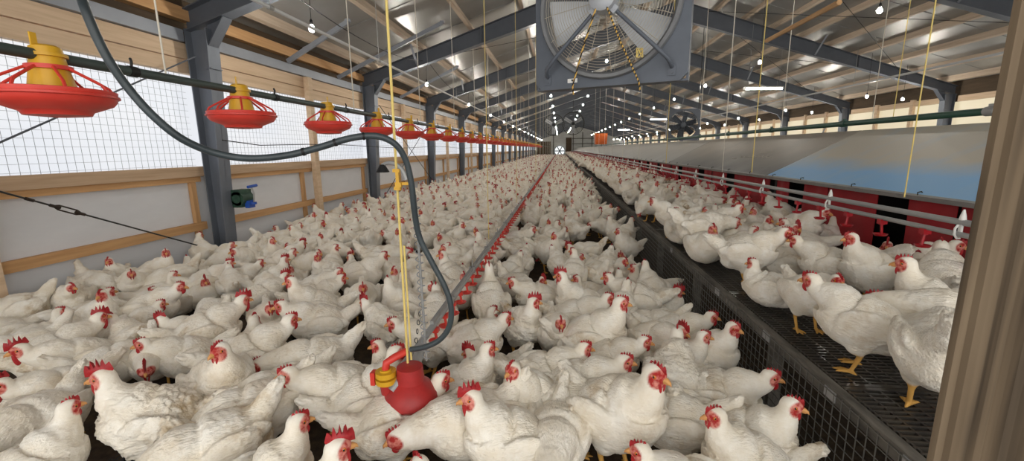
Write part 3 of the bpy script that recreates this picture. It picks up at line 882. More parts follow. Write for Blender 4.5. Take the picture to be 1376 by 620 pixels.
def stripe_mat(name, c1, c2, sc, rot=(0, 0.9, 0)):
    m = bpy.data.materials.new(name); m.use_nodes = True; nt = m.node_tree; N = nt.nodes; L = nt.links
    b = N['Principled BSDF']; b.inputs['Roughness'].default_value = 0.8
    tc = N.new('ShaderNodeTexCoord'); mp = N.new('ShaderNodeMapping'); mp.inputs['Rotation'].default_value = rot
    w = N.new('ShaderNodeTexWave'); w.inputs['Scale'].default_value = sc; w.bands_direction = 'Z'
    cr = N.new('ShaderNodeValToRGB'); cr.color_ramp.interpolation = 'CONSTANT'
    cr.color_ramp.elements[0].color = c1; cr.color_ramp.elements[1].color = c2; cr.color_ramp.elements[1].position = 0.5
    L.new(tc.outputs['Object'], mp.inputs[0]); L.new(mp.outputs[0], w.inputs[0]); L.new(w.outputs['Fac'], cr.inputs[0]); L.new(cr.outputs[0], b.inputs['Base Color'])
    M[name] = m
stripe_mat('rope_stripe', srgb(222, 180, 90), srgb(40, 38, 36), 14)
for sx in (-1, 1):
    mb = MB(); mb.tube([(sx * .015, -.19, .06), (sx * .02, -.2, -.03), (sx * .13, -.165, -.3), (sx * .24, -.06, -.545), (sx * .245, -.02, -.6)], .006, 6); mb.build('striped_rope', 'rope_stripe', t)
mb = MB(); mb.tube([(.24 + .02 * math.cos(a * .8), -.065 + .01 * math.sin(a), -.36 + .03 * math.sin(a * 1.3)) for a in np.arange(0, 16, .5)], .004, 5); mb.build('rope_knot', 'rope_yellow', t)
mb = MB(); mb.box((-.255, -.019, -.50), (.075, .004, .03)); st = mb.build('sticker', 'white_plastic', t)
mb = MB(); mb.prism([(-.012, .008), (.012, .008), (0, -.009)], .002, (-.255, -.022, -.50)); mb.build('triangle_mark', 'black', st)
mb = MB(); mb.tube([(.09, -.14, .03), (.2, -.13, -.03), (.27, -.12, .02), (.29, -.1, .12), (.33, -.06, .3), (.4, -.03, .5)], .005, 6); mb.build('power_cable', 'black', t)
for sx in (-1, 1):
    mb = MB(); top = (z_top(FC[0]) - FC[2]) / FS
    mb.tube([(sx * .5, .04, HF - .01), (sx * .4, .04, top)], .006, 6); mb.build('hanging_chain', 'wire_dark', t)

# second, smaller-looking fan far down the house
def far_fan(name, label, loc, rz, size, wires=True):
    t = thing(name, label, 'fan', loc, rz, 'fans hung down the house')
    mb = MB(); h = size / 2
    sq_ring(mb, h, h * .9, -.03, .03, 32); mb.ext((-h, .031, h - .02), (h, .2, h)); mb.ext((-h, .031, -h), (h, .2, -h + .02)); mb.ext((-h, .031, -h + .021), (-h + .02, .2, h - .021)); mb.ext((h - .02, .031, -h + .021), (h, .2, h - .021))
    mb.build('housing', 'steel', t, smooth=False)
    for k in range(6):
        q = 2 * PI * k / 6 + .3; R = np.array([[math.cos(q), 0, -math.sin(q)], [0, 1, 0], [math.sin(q), 0, math.cos(q)]]) @ np.array([[1, 0, 0], [0, math.cos(.6), -math.sin(.6)], [0, math.sin(.6), math.cos(.6)]])
        mb = MB(); mb.box((h * .46 * math.cos(q), .08, h * .46 * math.sin(q)), (h * .72, .02, h * .34), R); mb.build('blade', 'fan_grey', t)
    mb = MB(); mb.lathe([(0, .1), (.1, .09), (.1, -.1), (0, -.1)], 14, (0, .05, 0), Rf); mb.build('motor', 'steel', t)
    mb = MB()
    for r in np.linspace(.2, .88, 9) * h: mb.tube([(r * math.cos(a), -.06, r * math.sin(a)) for a in np.arange(33) * 2 * PI / 32], .004, 4, cap=False)
    for a in np.arange(8) * PI / 4: mb.tube([(.1 * h * math.cos(a), -.063, .1 * h * math.sin(a)), (.92 * h * math.cos(a), -.05, .92 * h * math.sin(a))], .005, 4)
    mb.build('wire_guard', 'wire_dark', t)
    for sx in (-1, 1):
        xx = loc[0] + sx * h * .9
        mb = MB(); mb.tube([(sx * h * .9, .05, h - .01), (sx * h * .9, .05, z_top(xx) - loc[2])], .01, 5); mb.build('hanging_chain', 'wire_dark', t)
    return t
p = ony(918, 168, 16.6); far_fan('circulation_fan', 'dark square fan hung far off above the nest lids', tuple(p), -.1, 1.12)
def cage_fan(label, loc, r):
    t = thing('cage_fan', label, 'fan', loc, 0, 'round cage fans down the house')
    mb = MB()
    for y in (-.2, .2): mb.ring([(r, y - .02), (r + .03, y - .02), (r + .03, y + .02), (r, y + .02)], 36, (0, 0, 0), Rf)
    for k in range(10):
        rr = r * (k + 1) / 11; mb.tube([(rr * math.cos(a), -.26 + .06 * (rr / r) ** 2, rr * math.sin(a)) for a in np.arange(33) * 2 * PI / 32], .006, 4, cap=False)
    for a in np.arange(12) * PI / 6: mb.tube([(0, -.27, 0), (r * math.cos(a), -.2, r * math.sin(a)), (r * math.cos(a), .2, r * math.sin(a))], .007, 4)
    mb.build('cage', 'wire_dark', t)
    for k in range(3):
        q = 2 * PI * k / 3 + .5; R = np.array([[math.cos(q), 0, -math.sin(q)], [0, 1, 0], [math.sin(q), 0, math.cos(q)]]) @ np.array([[1, 0, 0], [0, math.cos(.6), -math.sin(.6)], [0, math.sin(.6), math.cos(.6)]])
        mb = MB(); mb.box((r * .5 * math.cos(q), 0, r * .5 * math.sin(q)), (r * .8, .02, r * .36), R); mb.build('blade', 'blade', t)
    mb = MB(); mb.lathe([(0, .18), (.12, .16), (.12, -.16), (0, -.18)], 14, (0, 0, 0), Rf); mb.build('motor', 'steel', t)
    mb = MB(); mb.tube([(0, 0, r), (0, 0, z_sheet(loc[0]) - loc[2])], .015, 5); mb.build('hanging_chain', 'wire_dark', t)
cage_fan('round cage fan hung far down the house, the left of a pair', tuple(ony(744, 168, 27)), .62)
cage_fan('round cage fan hung far down the house, the right of a pair', tuple(ony(770, 166, 30)), .72)

# bright exhaust fan in the far wall
p = onz(752, 203, 1.1); p = ony(752, 203, Y1 - .2)
t = thing('exhaust_fan', 'white round exhaust fan bright with daylight in the far end wall', 'fan', (p[0], Y1 - .32, max(p[2], 1.05)))
mb = MB(); mb.lathe([(0, 0), (.95, 0), (.95, -.04), (0, -.04)], 36, (0, 0, 0), Rf); mb.build('daylight_opening', 'fan_light', t)
mb = MB(); mb.ring([(.94, -.06), (1.06, -.06), (1.06, .1), (.94, .1)], 36, (0, 0, 0), Rf); mb.build('rim', 'steel', t)
for k in range(6):
    q = 2 * PI * k / 6; R = np.array([[math.cos(q), 0, -math.sin(q)], [0, 1, 0], [math.sin(q), 0, math.cos(q)]])
    mb = MB(); mb.box((.5 * math.cos(q), -.05, .5 * math.sin(q)), (.85, .03, .17), R); mb.build('blade', 'steel', t)
mb = MB(); mb.lathe([(0, .12), (.14, .1), (.14, .02), (0, .01)], 16, (0, 0, 0), Rf); mb.build('hub', 'steel', t)

# orange feed bin far off
p = ony(807, 188, 52)
t = thing('feed_bin', 'orange box standing far off beyond the nest lids', 'bin', (p[0], 52, 1.95))
mb = MB(); w = .62
mb.add([(-w, -.9, .0), (w, -.9, .0), (w, .9, .0), (-w, .9, .0), (-w - .08, -1, 1.25), (w + .08, -1, 1.25), (w + .08, 1, 1.25), (-w - .08, 1, 1.25)], [(3, 2, 1, 0), (4, 5, 6, 7), (0, 1, 5, 4), (1, 2, 6, 5), (2, 3, 7, 6), (3, 0, 4, 7)]); mb.build('hopper', 'orange', t)
mb = MB(); mb.ext((-w - .12, -1.04, 1.21), (w + .12, 1.04, 1.28)); mb.build('rim', 'wood_dark', t)
for sx in (-1, 1):
    for sy in (-1, 1):
        mb = MB(); mb.tube([(sx * w * .9, sy * .8, -1.95), (sx * w * .9, sy * .8, .05)], .04, 8); mb.build('leg', 'steel', t)

# ------------------------------------------------------------------ lamps
def make_bulb(label, loc, drop, group, near=True):
    t = thing('light_bulb', label, 'light bulb', loc, 0, group)
    mb = MB(); mb.lathe([(0, -.06), (.02, -.055), (.035, -.034), (.038, -.014), (.028, .012), (.016, .03), (.0, .031)], 12); mb.build('glass', 'bulb', t)
    if True:
        mb = MB(); mb.lathe([(.0, .03), (.017, .03), (.02, .045), (.018, .085), (.008, .1), (0, .1)], 12); mb.build('socket', 'black', t)
        mb = MB(); mb.tube([(0, 0, .09), (.004, .003, .09 + (drop - .09) * .5), (0, 0, drop)], .004, 6); mb.build('cord', 'black', t)
    return t
ROWS = [(-3.2, 3.08, 5.64, 'beside the left wall'), (-.42, 3.95, 6.2, 'left of the ridge'), (1.55, 4.4, 5.7, 'just left of the ridge'),
        (5.1, 3.64, 8.06, 'beyond the nest row'), (9.5, 3.0, 10.13, 'toward the far side wall'), (10.6, 2.9, 10.22, 'closest to the far side wall')]
for ri, (x, z, y0, where) in enumerate(ROWS):
    for k in range(16):
        y = y0 + (4.24 if ri == 3 else 4.93) * k
        if y > 84: break
        u, v = proj((x, y, z))
        if not (-30 < u < 1400 and -30 < v < 640): continue
        if k < 5:
            lab, g = 'lit bulb, %s along the string %s' % (ORD[k], where), 'bulbs of the string ' + where
        else:
            lab, g = 'tiny lit bulb in the far run of the string %s' % where, 'far bulbs of the string ' + where
        make_bulb(lab, (x, y, z), z_sheet(x) - z - .015, g, k < 7)
for k, y in enumerate((15.2, 30.0, 46.0)):
    x, z = 6.5, 3.32
    t = thing('tube_light', ['long fluorescent tube light hung above the nest lids, biggest of three', 'fluorescent tube light hung above the nest lids, second of three', 'fluorescent tube light hung farthest down above the nest lids'][k], 'tube light', (x, y, z), .15, 'tube lights above the nests')
    mb = MB(); mb.tube([(-.6, 0, 0), (.6, 0, 0)], .022, 10); mb.tube([(-.6, .07, 0), (.6, .07, 0)], .022, 10); mb.build('tube', 'tube', t)
    mb = MB(); mb.box((0, .035, .045), (1.24, .14, .035)); mb.box((-.61, .035, .01), (.03, .14, .07)); mb.box((.61, .035, .01), (.03, .14, .07)); mb.build('fixture', 'white_plastic', t)
    for s in (-.5, .5):
        mb = MB(); mb.tube([(s, .035, .06), (s, .035, z_sheet(x + s) - z - .03)], .004, 5); mb.build('hanging_wire', 'wire', t)

# conduit along the left bulb string, and one on the far side
t = thing('conduit', 'white conduit pipe running along the left string of bulbs', 'pipe', (-2.72, 3.2, 2.84))
mb = MB(); mb.tube([(0, 0, 0), (0, 40, 0), (0, 80, 0)], .019, 10); mb.build('pipe', 'conduit', t)
for k in range(14):
    mb = MB(); mb.tube([(0, .9 + 2.5 * k - .03, 0), (0, .9 + 2.5 * k + .03, 0)], .025, 10); mb.tube([(0, .9 + 2.5 * k, .02), (0, .9 + 2.5 * k, z_top(-2.72) - 2.84 + .03)], .004, 5); mb.build('hanger', 'galv', t)
t = thing('conduit', 'white conduit pipe slung along below the rafters of the far side', 'pipe', (9.0, 9.0, 3.32))
mb = MB(); mb.tube([(0, 0, 0), (0, 40, 0), (0, 70, 0)], .03, 8); mb.build('pipe', 'conduit', t)
for k in range(10):
    mb = MB(); mb.tube([(0, 1 + 4.93 * k, .02), (0, 1 + 4.93 * k, z_sheet(9.0) - 3.32 - .03)], .006, 5); mb.build('hanger', 'galv', t)

# black lamp cable festooned between bulbs
pts = []
for k in range(4):
    ya, yb = 5.64 + 4.93 * k - (2.5 if k == 0 else 0), 5.64 + 4.93 * (k + 1)
    for i in range(13):
        f = i / 12; pts.append((-3.15 + .03 * math.sin(f * 5), ya + (yb - ya) * f, 3.60 - .36 * 4 * f * (1 - f)))
mb = MB(); mb.tube(pts, .006, 6)
tag(mb.build('lamp_cable', 'black', off=(-3.15, 5.64, 3.60)), 'sagging black cable linking the bulbs near the left wall', 'cable')
# flat steel struts from the eave girt out to the purlins
for (ya, xb, lab) in ((7.3, -3.5, 'short grey steel strut from the left eave out to a purlin'), (9.0, -2.35, 'longer grey steel strut from the left eave, just before the second post'), (12.6, -2.9, 'grey steel strut from the left eave beyond the second post')):
    mb = MB(); mb.bar((XL + .12, ya, 3.02), (xb, ya, z_top(xb) - .03), .055, .07); mb.box((xb, ya, z_top(xb) - .015), (.08, .06, .05))
    tag(mb.build('steel_strut', 'girt', smooth=False, off=(XL + .12, ya, 3.02)), lab, 'strut', 'struts under the left eave')
# thin black tension wires under the roof
def line_obj(name, pts, r, m, label, cat, group=None, n=6):
    mb = MB(); mb.tube(pts, r, n); return tag(mb.build(name, m, off=tuple(pts[0])), label, cat, group)
def rod(p, q, label):
    return line_obj('tension_rod', [p, q], .007, 'wire_dark', label, 'rod', 'brace rods under the roof')
def zr(x): return z_top(x) - .05
for k in range(3):
    ya, yb = FRAMES[k + 1] + .01, FRAMES[k + 2] - .01
    nm = ['nearest bay', 'second bay', 'third bay'][k]
    rod((4.6, ya, zr(4.6)), (10.4, yb, zr(10.4)), 'thin dark brace rod crossing the %s of the right roof, falling away' % nm)
    rod((10.4, ya, zr(10.4)), (4.6, yb, zr(4.6)), 'thin dark brace rod crossing the %s of the right roof, climbing away' % nm)
    rod((-3.9, ya, zr(-3.9)), (2.6, yb, zr(2.6)), 'thin dark brace rod crossing the %s of the left roof' % nm)

# black water hose looping across the upper left
hp = [(104, -20, 1.15), (113, 8, 1.18), (128, 45, 1.2), (147, 82, 1.22), (172, 118, 1.25), (205, 155, 1.28), (245, 187, 1.33), (290, 206, 1.4), (335, 213, 1.45), (385, 209, 1.5), (430, 198, 1.53),
      (470, 186, 1.56), (505, 183, 1.6), (530, 193, 1.63), (545, 215, 1.66), (553, 248, 1.68), (557, 285, 1.7), (564, 320, 1.72), (580, 352, 1.73), (597, 384, 1.73), (606, 412, 1.73), (604, 438, 1.73), (592, 456, 1.73), (573, 466, 1.73), (552, 470, 1.74)]
ctrl = np.array([ony(u, v, y) for u, v, y in hp])
def catmull(P, sub=6):
    P = np.array(P); Q = np.vstack([2 * P[0] - P[1], P, 2 * P[-1] - P[-2]]); out = []
    for i in range(1, len(Q) - 2):
        for k in range(sub):
            t = k / sub; a, b, c, d = Q[i - 1], Q[i], Q[i + 1], Q[i + 2]
            out.append(.5 * ((2 * b) + (-a + c) * t + (2 * a - 5 * b + 4 * c - d) * t * t + (-a + 3 * b - 3 * c + d) * t ** 3))
    out.append(P[-1]); return np.array(out)
hose = catmull(ctrl)
top = hose[0]
hose = np.vstack([[top + np.array([-.12, -.05, .9]), top + np.array([-.07, -.03, .5]), top + np.array([-.025, -.01, .2])], hose])
t = thing('water_hose', 'thick black water hose looping down to the red regulator', 'hose', tuple(hose[-1]))
mb = MB(); mb.tube(hose, .0125, 12); mb.build('tube', 'hose', t, off=tuple(hose[-1]))
for i in (60, 66, 72):
    mb = MB(); d = hose[i + 1] - hose[i]; mb.tube([hose[i] - d * .25, hose[i] + d * .25], .0145, 12); mb.build('cable_tie', 'black', t, off=tuple(hose[-1]))

# yellow rope with its cleat, beside the hose
pa = ony(548, 488, 1.78); pb = np.array([pa[0] + .0, 1.78, 4.2])
t = thing('yellow_rope', 'yellow rope hanging beside the hose down to the regulator', 'rope', tuple(pa))
mb = MB(); mb.tube([pb, (pa + pb) / 2 + [.004, 0, 0], pa], .0055, 7); c = ony(540, 330, 1.78); mb.tube([(c[0] + .012, 1.775, c[2]), (pa[0] + .02, 1.775, pa[2] + .02)], .0045, 6); mb.build('cord', 'rope_yellow', t, off=tuple(pa))
c = ony(535, 247, 1.76)
mb = MB(); mb.box(c + [0, 0, .02], (.014, .016, .085)); mb.box(c + [.03, 0, .0], (.06, .014, .012)); mb.box(c + [-.004, 0, .055], (.03, .014, .014)); mb.box(c + [-.004, 0, -.02], (.028, .014, .014)); mb.box(c + [.004, -.004, -.004], (.026, .02, .02)); mb.build('cleat', 'yellow', t, off=tuple(pa))
# coiled wire from the hose to the drinker pipe
a = ony(558, 268, 1.80); b = ony(573, 482, 1.80)
pts = []
for i in range(340):
    f = i / 339; q = f * 2 * PI * 21
    pts.append(a + (b - a) * f + np.array([.016 * math.cos(q), .016 * math.sin(q), 0]))
t = thing('coiled_wire', 'grey coiled wire hanging between the hose and the drinker pipe', 'coiled wire', tuple(b))
mb = MB(); mb.tube(pts, .0022, 5); mb.build('coil', 'wire', t, off=tuple(b))
mb = MB(); mb.tube([a + [0, 0, .02], (a + b) / 2, b + [0, 0, -.01]], .006, 6); mb.build('core_cord', 'galv', t, off=tuple(b))
# chain clip on the pipe
pts = []
q0 = np.array([DLX - .035, 2.16, DLZ + .12]); q1 = np.array([DLX - .012, 2.02, DLZ + .03])
t = thing('snap_hook', 'small dark snap hook with chain between the hose and the drinker pipe', 'hook', tuple(q1))
for i in range(4):
    c = q0 + (q1 - q0) * i / 3; a = np.arange(0, 13) * 2 * PI / 12
    mb = MB(); mb.tube([c + np.array([.007 * math.cos(x) * (1 if i % 2 else .3), .007 * math.cos(x) * (.3 if i % 2 else 1), .014 * math.sin(x)]) for x in a], .0022, 5); mb.build('link', 'black', t, off=tuple(q1))
# pale curved strap with a dark lamp shade hung near the hose
c0 = ony(512, 226, 2.4); c1 = ony(549, 246, 2.3)
t = thing('hooded_lamp', 'dark lamp hood on a curved pale arm just left of the hose bend', 'lamp', tuple(c0))
P_ = [ony(u, v, 2.35) for u, v in ((513, 222), (522, 219), (532, 221), (541, 230), (546, 242))]
V = catmull(P_, 5); mb = MB(); mb.tube(V, np.linspace(.009, .016, len(V)), 8); mb.build('arm', 'galv', t, off=tuple(c0))
mb = MB(); mb.lathe([(0, .02), (.014, .02), (.038, -.022), (.035, -.024), (.0, .0)], 14, ony(514, 226, 2.35)); mb.build('hood', 'black', t, off=tuple(c0))
mb = MB(); mb.tube([P_[2], P_[2] + np.array([0, 0, 1.4])], .003, 5); mb.build('cord', 'rope_white', t, off=tuple(c0))

# thin black power line along the openings of the left wall
pts = [(-4.3, 5.2, 1.66)] + [(-4.3, 5.9 + 1.2 * k, 1.60 + .03 * math.sin(k)) for k in range(20)]
line_obj('power_cord', pts, .007, 'black', 'thin black cord strung level along the left wall openings', 'cord')

# brace cable with turnbuckle low on the left wall; brace rod above it
a = np.array([-4.42, 5.02, .24]); b = np.array([-4.42, 1.2, 2.05]); d = (b - a) / np.linalg.norm(b - a)
t = thing('brace_cable', 'dark brace cable with a turnbuckle slanting across the white wall boards', 'cable', tuple(a))
tb0, tb1 = onx(70, 278, -4.42), onx(110, 291, -4.42)
s0 = np.dot(tb1 - a, d); s1 = np.dot(tb0 - a, d)
mb = MB(); mb.tube([a, a + d * s0], .008, 8); mb.tube([a + d * s1, b], .008, 8); mb.build('cable', 'wire_dark', t, off=tuple(a))
up = np.cross(d, [1, 0, 0]); up /= np.linalg.norm(up)
mb = MB()
for s in (-1, 1): mb.tube([a + d * s0, a + d * (s0 + .05) + up * s * .02, a + d * (s1 - .05) + up * s * .02, a + d * s1], [.008, .007, .007, .008], 8)
mb.tube([a + d * (s0 - .02), a + d * (s0 + .06)], .014, 8); mb.tube([a + d * (s1 - .06), a + d * (s1 + .02)], .014, 8)
mb.tube([a + d * (s1 + .14), a + d * (s1 + .2)], .014, 8)
mb.build('turnbuckle', 'rust', t, off=tuple(a))
line_obj('brace_rod', [(-4.42, 1.3, .72), (-4.42, 5.1, 2.66)], .0085, 'steel', 'grey brace rod slanting up across the wire-meshed opening', 'rod')
line_obj('brace_rod', [(-4.42, 10.4, .3), (-4.42, 15.0, 2.6)], .009, 'wire_dark', 'dark brace rod in the bay beyond the second steel post', 'rod')
line_obj('brace_rod', [(-4.40, 15.0, .3), (-4.40, 10.5, 2.6)], .009, 'wire_dark', 'dark brace rod slanting down toward the third steel post', 'rod')

# hand winch on the first visible post, another handle at the frame's edge
def winch(label, loc):
    t = thing('hand_winch', label, 'winch', loc, 0, 'hand winches on the left wall')
    mb = MB(); mb.tube([(-.0, -.11, 0), (0, .10, 0)], .095, 20); mb.tube([(0, -.125, 0), (0, -.11, 0)], .06, 16); mb.box((-.01, -.0, .0), (.13, .22, .24)); mb.build('gear_case', 'winch_green', t)
    mb = MB(); mb.box((.085, .02, -.085), (.06, .12, .1)); mb.tube([(.12, .04, -.09), (.12, .04, -.06)], .045, 12); mb.build('bracket', 'blue', t)
    mb = MB(); mb.tube([(.125, .05, -.08), (.14, .045, .06), (.13, .03, .15)], .011, 8); cr = mb.build('crank_arm', 'galv', t)
    mb = MB(); mb.tube([(.13, -.04, .155), (.13, .13, .165)], .02, 10); mb.build('handle', 'blue', cr)
    return t
winch('green hand winch with a blue crank handle on a steel post', (-4.36, 5.50, .88))
winch('blue crank handle poking in at the frame edge below the wood sill', tuple(onx(-52, 292, -4.6)))

# hanging cords
NC = [0]
def cord(x, y, z0, z1, m, r, label, group=None):
    return line_obj('hanging_cord', [(x, y, z0), (x + .004, y, (z0 + z1) / 2), (x, y, z1)], r, m, label, 'cord', group, 6)
for k in range(12):
    y = 2.10 + 2.06 * k
    lab = 'white cord holding up the feed pipe, %s from the near end' % ORD[k]
    t = cord(FX + .012 - .012, y, FZ + .02, z_sheet(FX) - .03, 'rope_white', .0045 if k < 4 else .006, lab, 'cords of the feed pipe')
for k in range(12):
    y = 4.3 + 3.0 * k
    cord(DLX, y, DLZ + .09, z_sheet(DLX) - .03, 'rope_yellow' if k in (0, 1, 3) else 'rope_white', .0035 if k < 3 else .006, '%s cord holding up the floor drinker pipe, %s from the regulator' % ('yellow' if k in (0, 1, 3) else 'pale', ORD[k]), 'cords of the floor drinker pipe')
for k in range(9):
    y = 2.85 + 3.0 * k
    cord(PLX + .006, y, PLZ + .15, z_sheet(PLX) - .03, 'rope_yellow' if k in (0, 2) else 'rope_white', .0035 if k < 2 else .0055, '%s cord holding up the nest drinker pipes, %s from the near end' % ('yellow' if k in (0, 2) else 'pale', ORD[k]), 'cords of the nest drinker pipes')
for k, (u, v0, y, m, r) in enumerate(((1010, 232, 4.9, 'rope_yellow', .0045), (1200, 158, 6.1, 'rope_yellow', .0045), (1172, 160, 7.2, 'rope_white', .005), (975, 180, 9.5, 'rope_white', .006), (1050, 170, 9.0, 'rope_white', .006), (940, 186, 12.5, 'rope_white', .007))):
    p = ony(u, v0, y); cord(p[0], y, p[2], z_sheet(p[0]) - .03, m, r, '%s cord dangling in front of the nest lids, %s from the timber post' % ('yellow' if 'yellow' in m else 'pale', ORD[[2, 0, 1, 4, 3, 5][k]]), 'cords in front of the nest lids')
line_obj('lath', [tuple(ony(1030, 55, 8.5)), tuple(ony(1128, 3, 6.2))], .035, 'wood_y', 'yellowish wooden pole slung below the right-hand roof', 'pole')

# rough timber post at the right edge, very near the camera
pa = ony(1362, 0, .75)
mb = MB(); xx = pa[0]
n = 22; V = []; rr = random.Random(5); W = .19
outl = [(i / n * W, -.0025 * (1 + math.sin(i * 2.3) * .8 + rr.uniform(-.4, .4))) for i in range(n + 1)]
outl = [(0, .0)] + outl[1:] + [(W, .16), (0.02, .16)]
k = len(outl)
for z in (0.0, 3.0): V += [(x, y, z) for x, y in outl]
F = [(i, (i + 1) % k, k + (i + 1) % k, k + i) for i in range(k)] + [tuple(range(k))[::-1], tuple(range(k, 2 * k))]
mb.add(V, F)
tag(mb.build('timber_post', 'timber', smooth=False, off=(0, 0, 0)), 'rough sawn timber post standing at the right edge, close to the camera', 'post')
bpy.data.objects['timber_post'].location = (xx, .75, 0)
bpy.data.objects['timber_post'].rotation_euler = (0, 0, -math.atan2(xx + .06, .72))

# ------------------------------------------------------------------ hens
def bez(a, b, c, d, t):
    return a * (1 - t) ** 3 + 3 * b * t * (1 - t) ** 2 + 3 * c * t * t * (1 - t) + d * t ** 3

#        body z, body pitch, head (x, y, z), head yaw, head pitch(up), tail pitch, sit
POSES = {
    'al': (.262, .36, (.165, 0, .472), 0, -.05, .62, 0),
    'aL': (.262, .32, (.140, .03, .467), 1.15, -.05, .5, 0),
    'aR': (.262, .32, (.140, -.03, .467), -1.15, -.05, .5, 0),
    'wk': (.254, .17, (.230, 0, .405), 0, -.08, .55, 0),
    'wL': (.254, .17, (.200, .05, .400), .9, -.1, .5, 0),
    'wR': (.254, .17, (.200, -.05, .400), -.9, -.1, .5, 0),
    'lo': (.245, -.06, (.315, 0, .285), 0, -.25, .80, 0),
    'dn': (.250, -.20, (.280, .0, .14), 0, -1.0, .9, 0),
    'si': (.152, .10, (.145, 0, .320), 0, -.1, .40, 1),
    'sL': (.152, .10, (.118, .03, .310), 1.2, -.12, .5, 1),
    'sR': (.152, .10, (.118, -.03, .310), -1.2, -.12, .5, 1),
    'dr': (.258, .42, (.140, 0, .520), 0, .55, .45, 0),
}
def hen_points(pose):
    bz, bp, hd, hy, hp, tp, sit = POSES[pose]
    # body: x, z (about the centre), half width, half height
    core = [(-.160, .050, .058, .052), (-.130, .030, .092, .088), (-.078, .008, .125, .124), (-.018, -.006, .139, .139), (.042, -.002, .136, .136), (.085, .014, .119, .120)]
    if sit: core = [(x, z, w * 1.06, h * .97) for x, z, w, h in core]
    c, s = math.cos(bp), math.sin(bp)
    pts = []
    tb = np.array([-.160 * c - .050 * s, -.160 * s + .050 * c + bz])
    for L, w, h in ((.165, .004, .010), (.13, .011, .028), (.085, .025, .042), (.045, .042, .050)):
        pts.append((tb[0] - math.cos(tp) * L, 0, tb[1] + math.sin(tp) * L, w, h, 0))
    for x, z, w, h in core: pts.append((x * c - z * s, 0, x * s + z * c + bz, w, h, 0))
    p0 = np.array([.107 * c - .05 * s, 0, .107 * s + .05 * c + bz])
    H = np.array(hd)
    dist = np.linalg.norm(H - p0)
    hdir = np.array([math.cos(hy) * math.cos(hp), math.sin(hy) * math.cos(hp), math.sin(hp)])
    d0 = np.array([.75, 0, .66]) if hd[2] > .3 or sit else np.array([1, 0, -.05]) if pose == 'lo' else np.array([1, 0, -.25])
    p1 = p0 + d0 / np.linalg.norm(d0) * dist * .42
    up = np.array([0, 0, 1.0]) if hd[2] > .3 or sit else np.array([-1, 0, .15])
    p2 = H - hdir * .028 - up * dist * .38
    p3 = H - hdir * .022
    for t, w, h in ((0.0, .100, .100), (.22, .078, .080), (.45, .059, .062), (.68, .045, .048), (.88, .037, .039)):
        q = bez(p0, p1, p2, p3, t); pts.append((q[0], q[1], q[2], w, h, hy * t ** 1.5))
    for dd, w, h, dz in ((.0, .0335, .0355, .006), (.022, .0300, .0315, .003), (.038, .0215, .0235, -.001), (.047, .0125, .014, -.003)):
        q = p3 + hdir * dd; pts.append((q[0], q[1], q[2] + dz, w, h, hy))
    return np.array(pts), hdir, p3
def resample(P, n):
    Q = np.vstack([2 * P[0] - P[1], P, 2 * P[-1] - P[-2]]); out = []
    m = len(P) - 1
    for i in range(n):
        t = m * i / (n - 1); k = min(int(t), m - 1); f = t - k
        a, b, c, d = Q[k], Q[k + 1], Q[k + 2], Q[k + 3]
        out.append(.5 * ((2 * b) + (-a + c) * f + (2 * a - 5 * b + 4 * c - d) * f * f + (-a + 3 * b - 3 * c + d) * f ** 3))
    return np.array(out)
_nc = {}
def remesh(mb, vox):
    me = mb.mesh('tmp', 'hen', smooth=False)
    o = bpy.data.objects.new('tmp', me); COL.objects.link(o)
    md = o.modifiers.new('r', 'REMESH'); md.mode = 'VOXEL'; md.voxel_size = vox; md.adaptivity = 0
    dg = bpy.context.evaluated_depsgraph_get()
    r = bpy.data.meshes.new_from_object(o.evaluated_get(dg))
    bpy.data.objects.remove(o); bpy.data.meshes.remove(me)
    return r
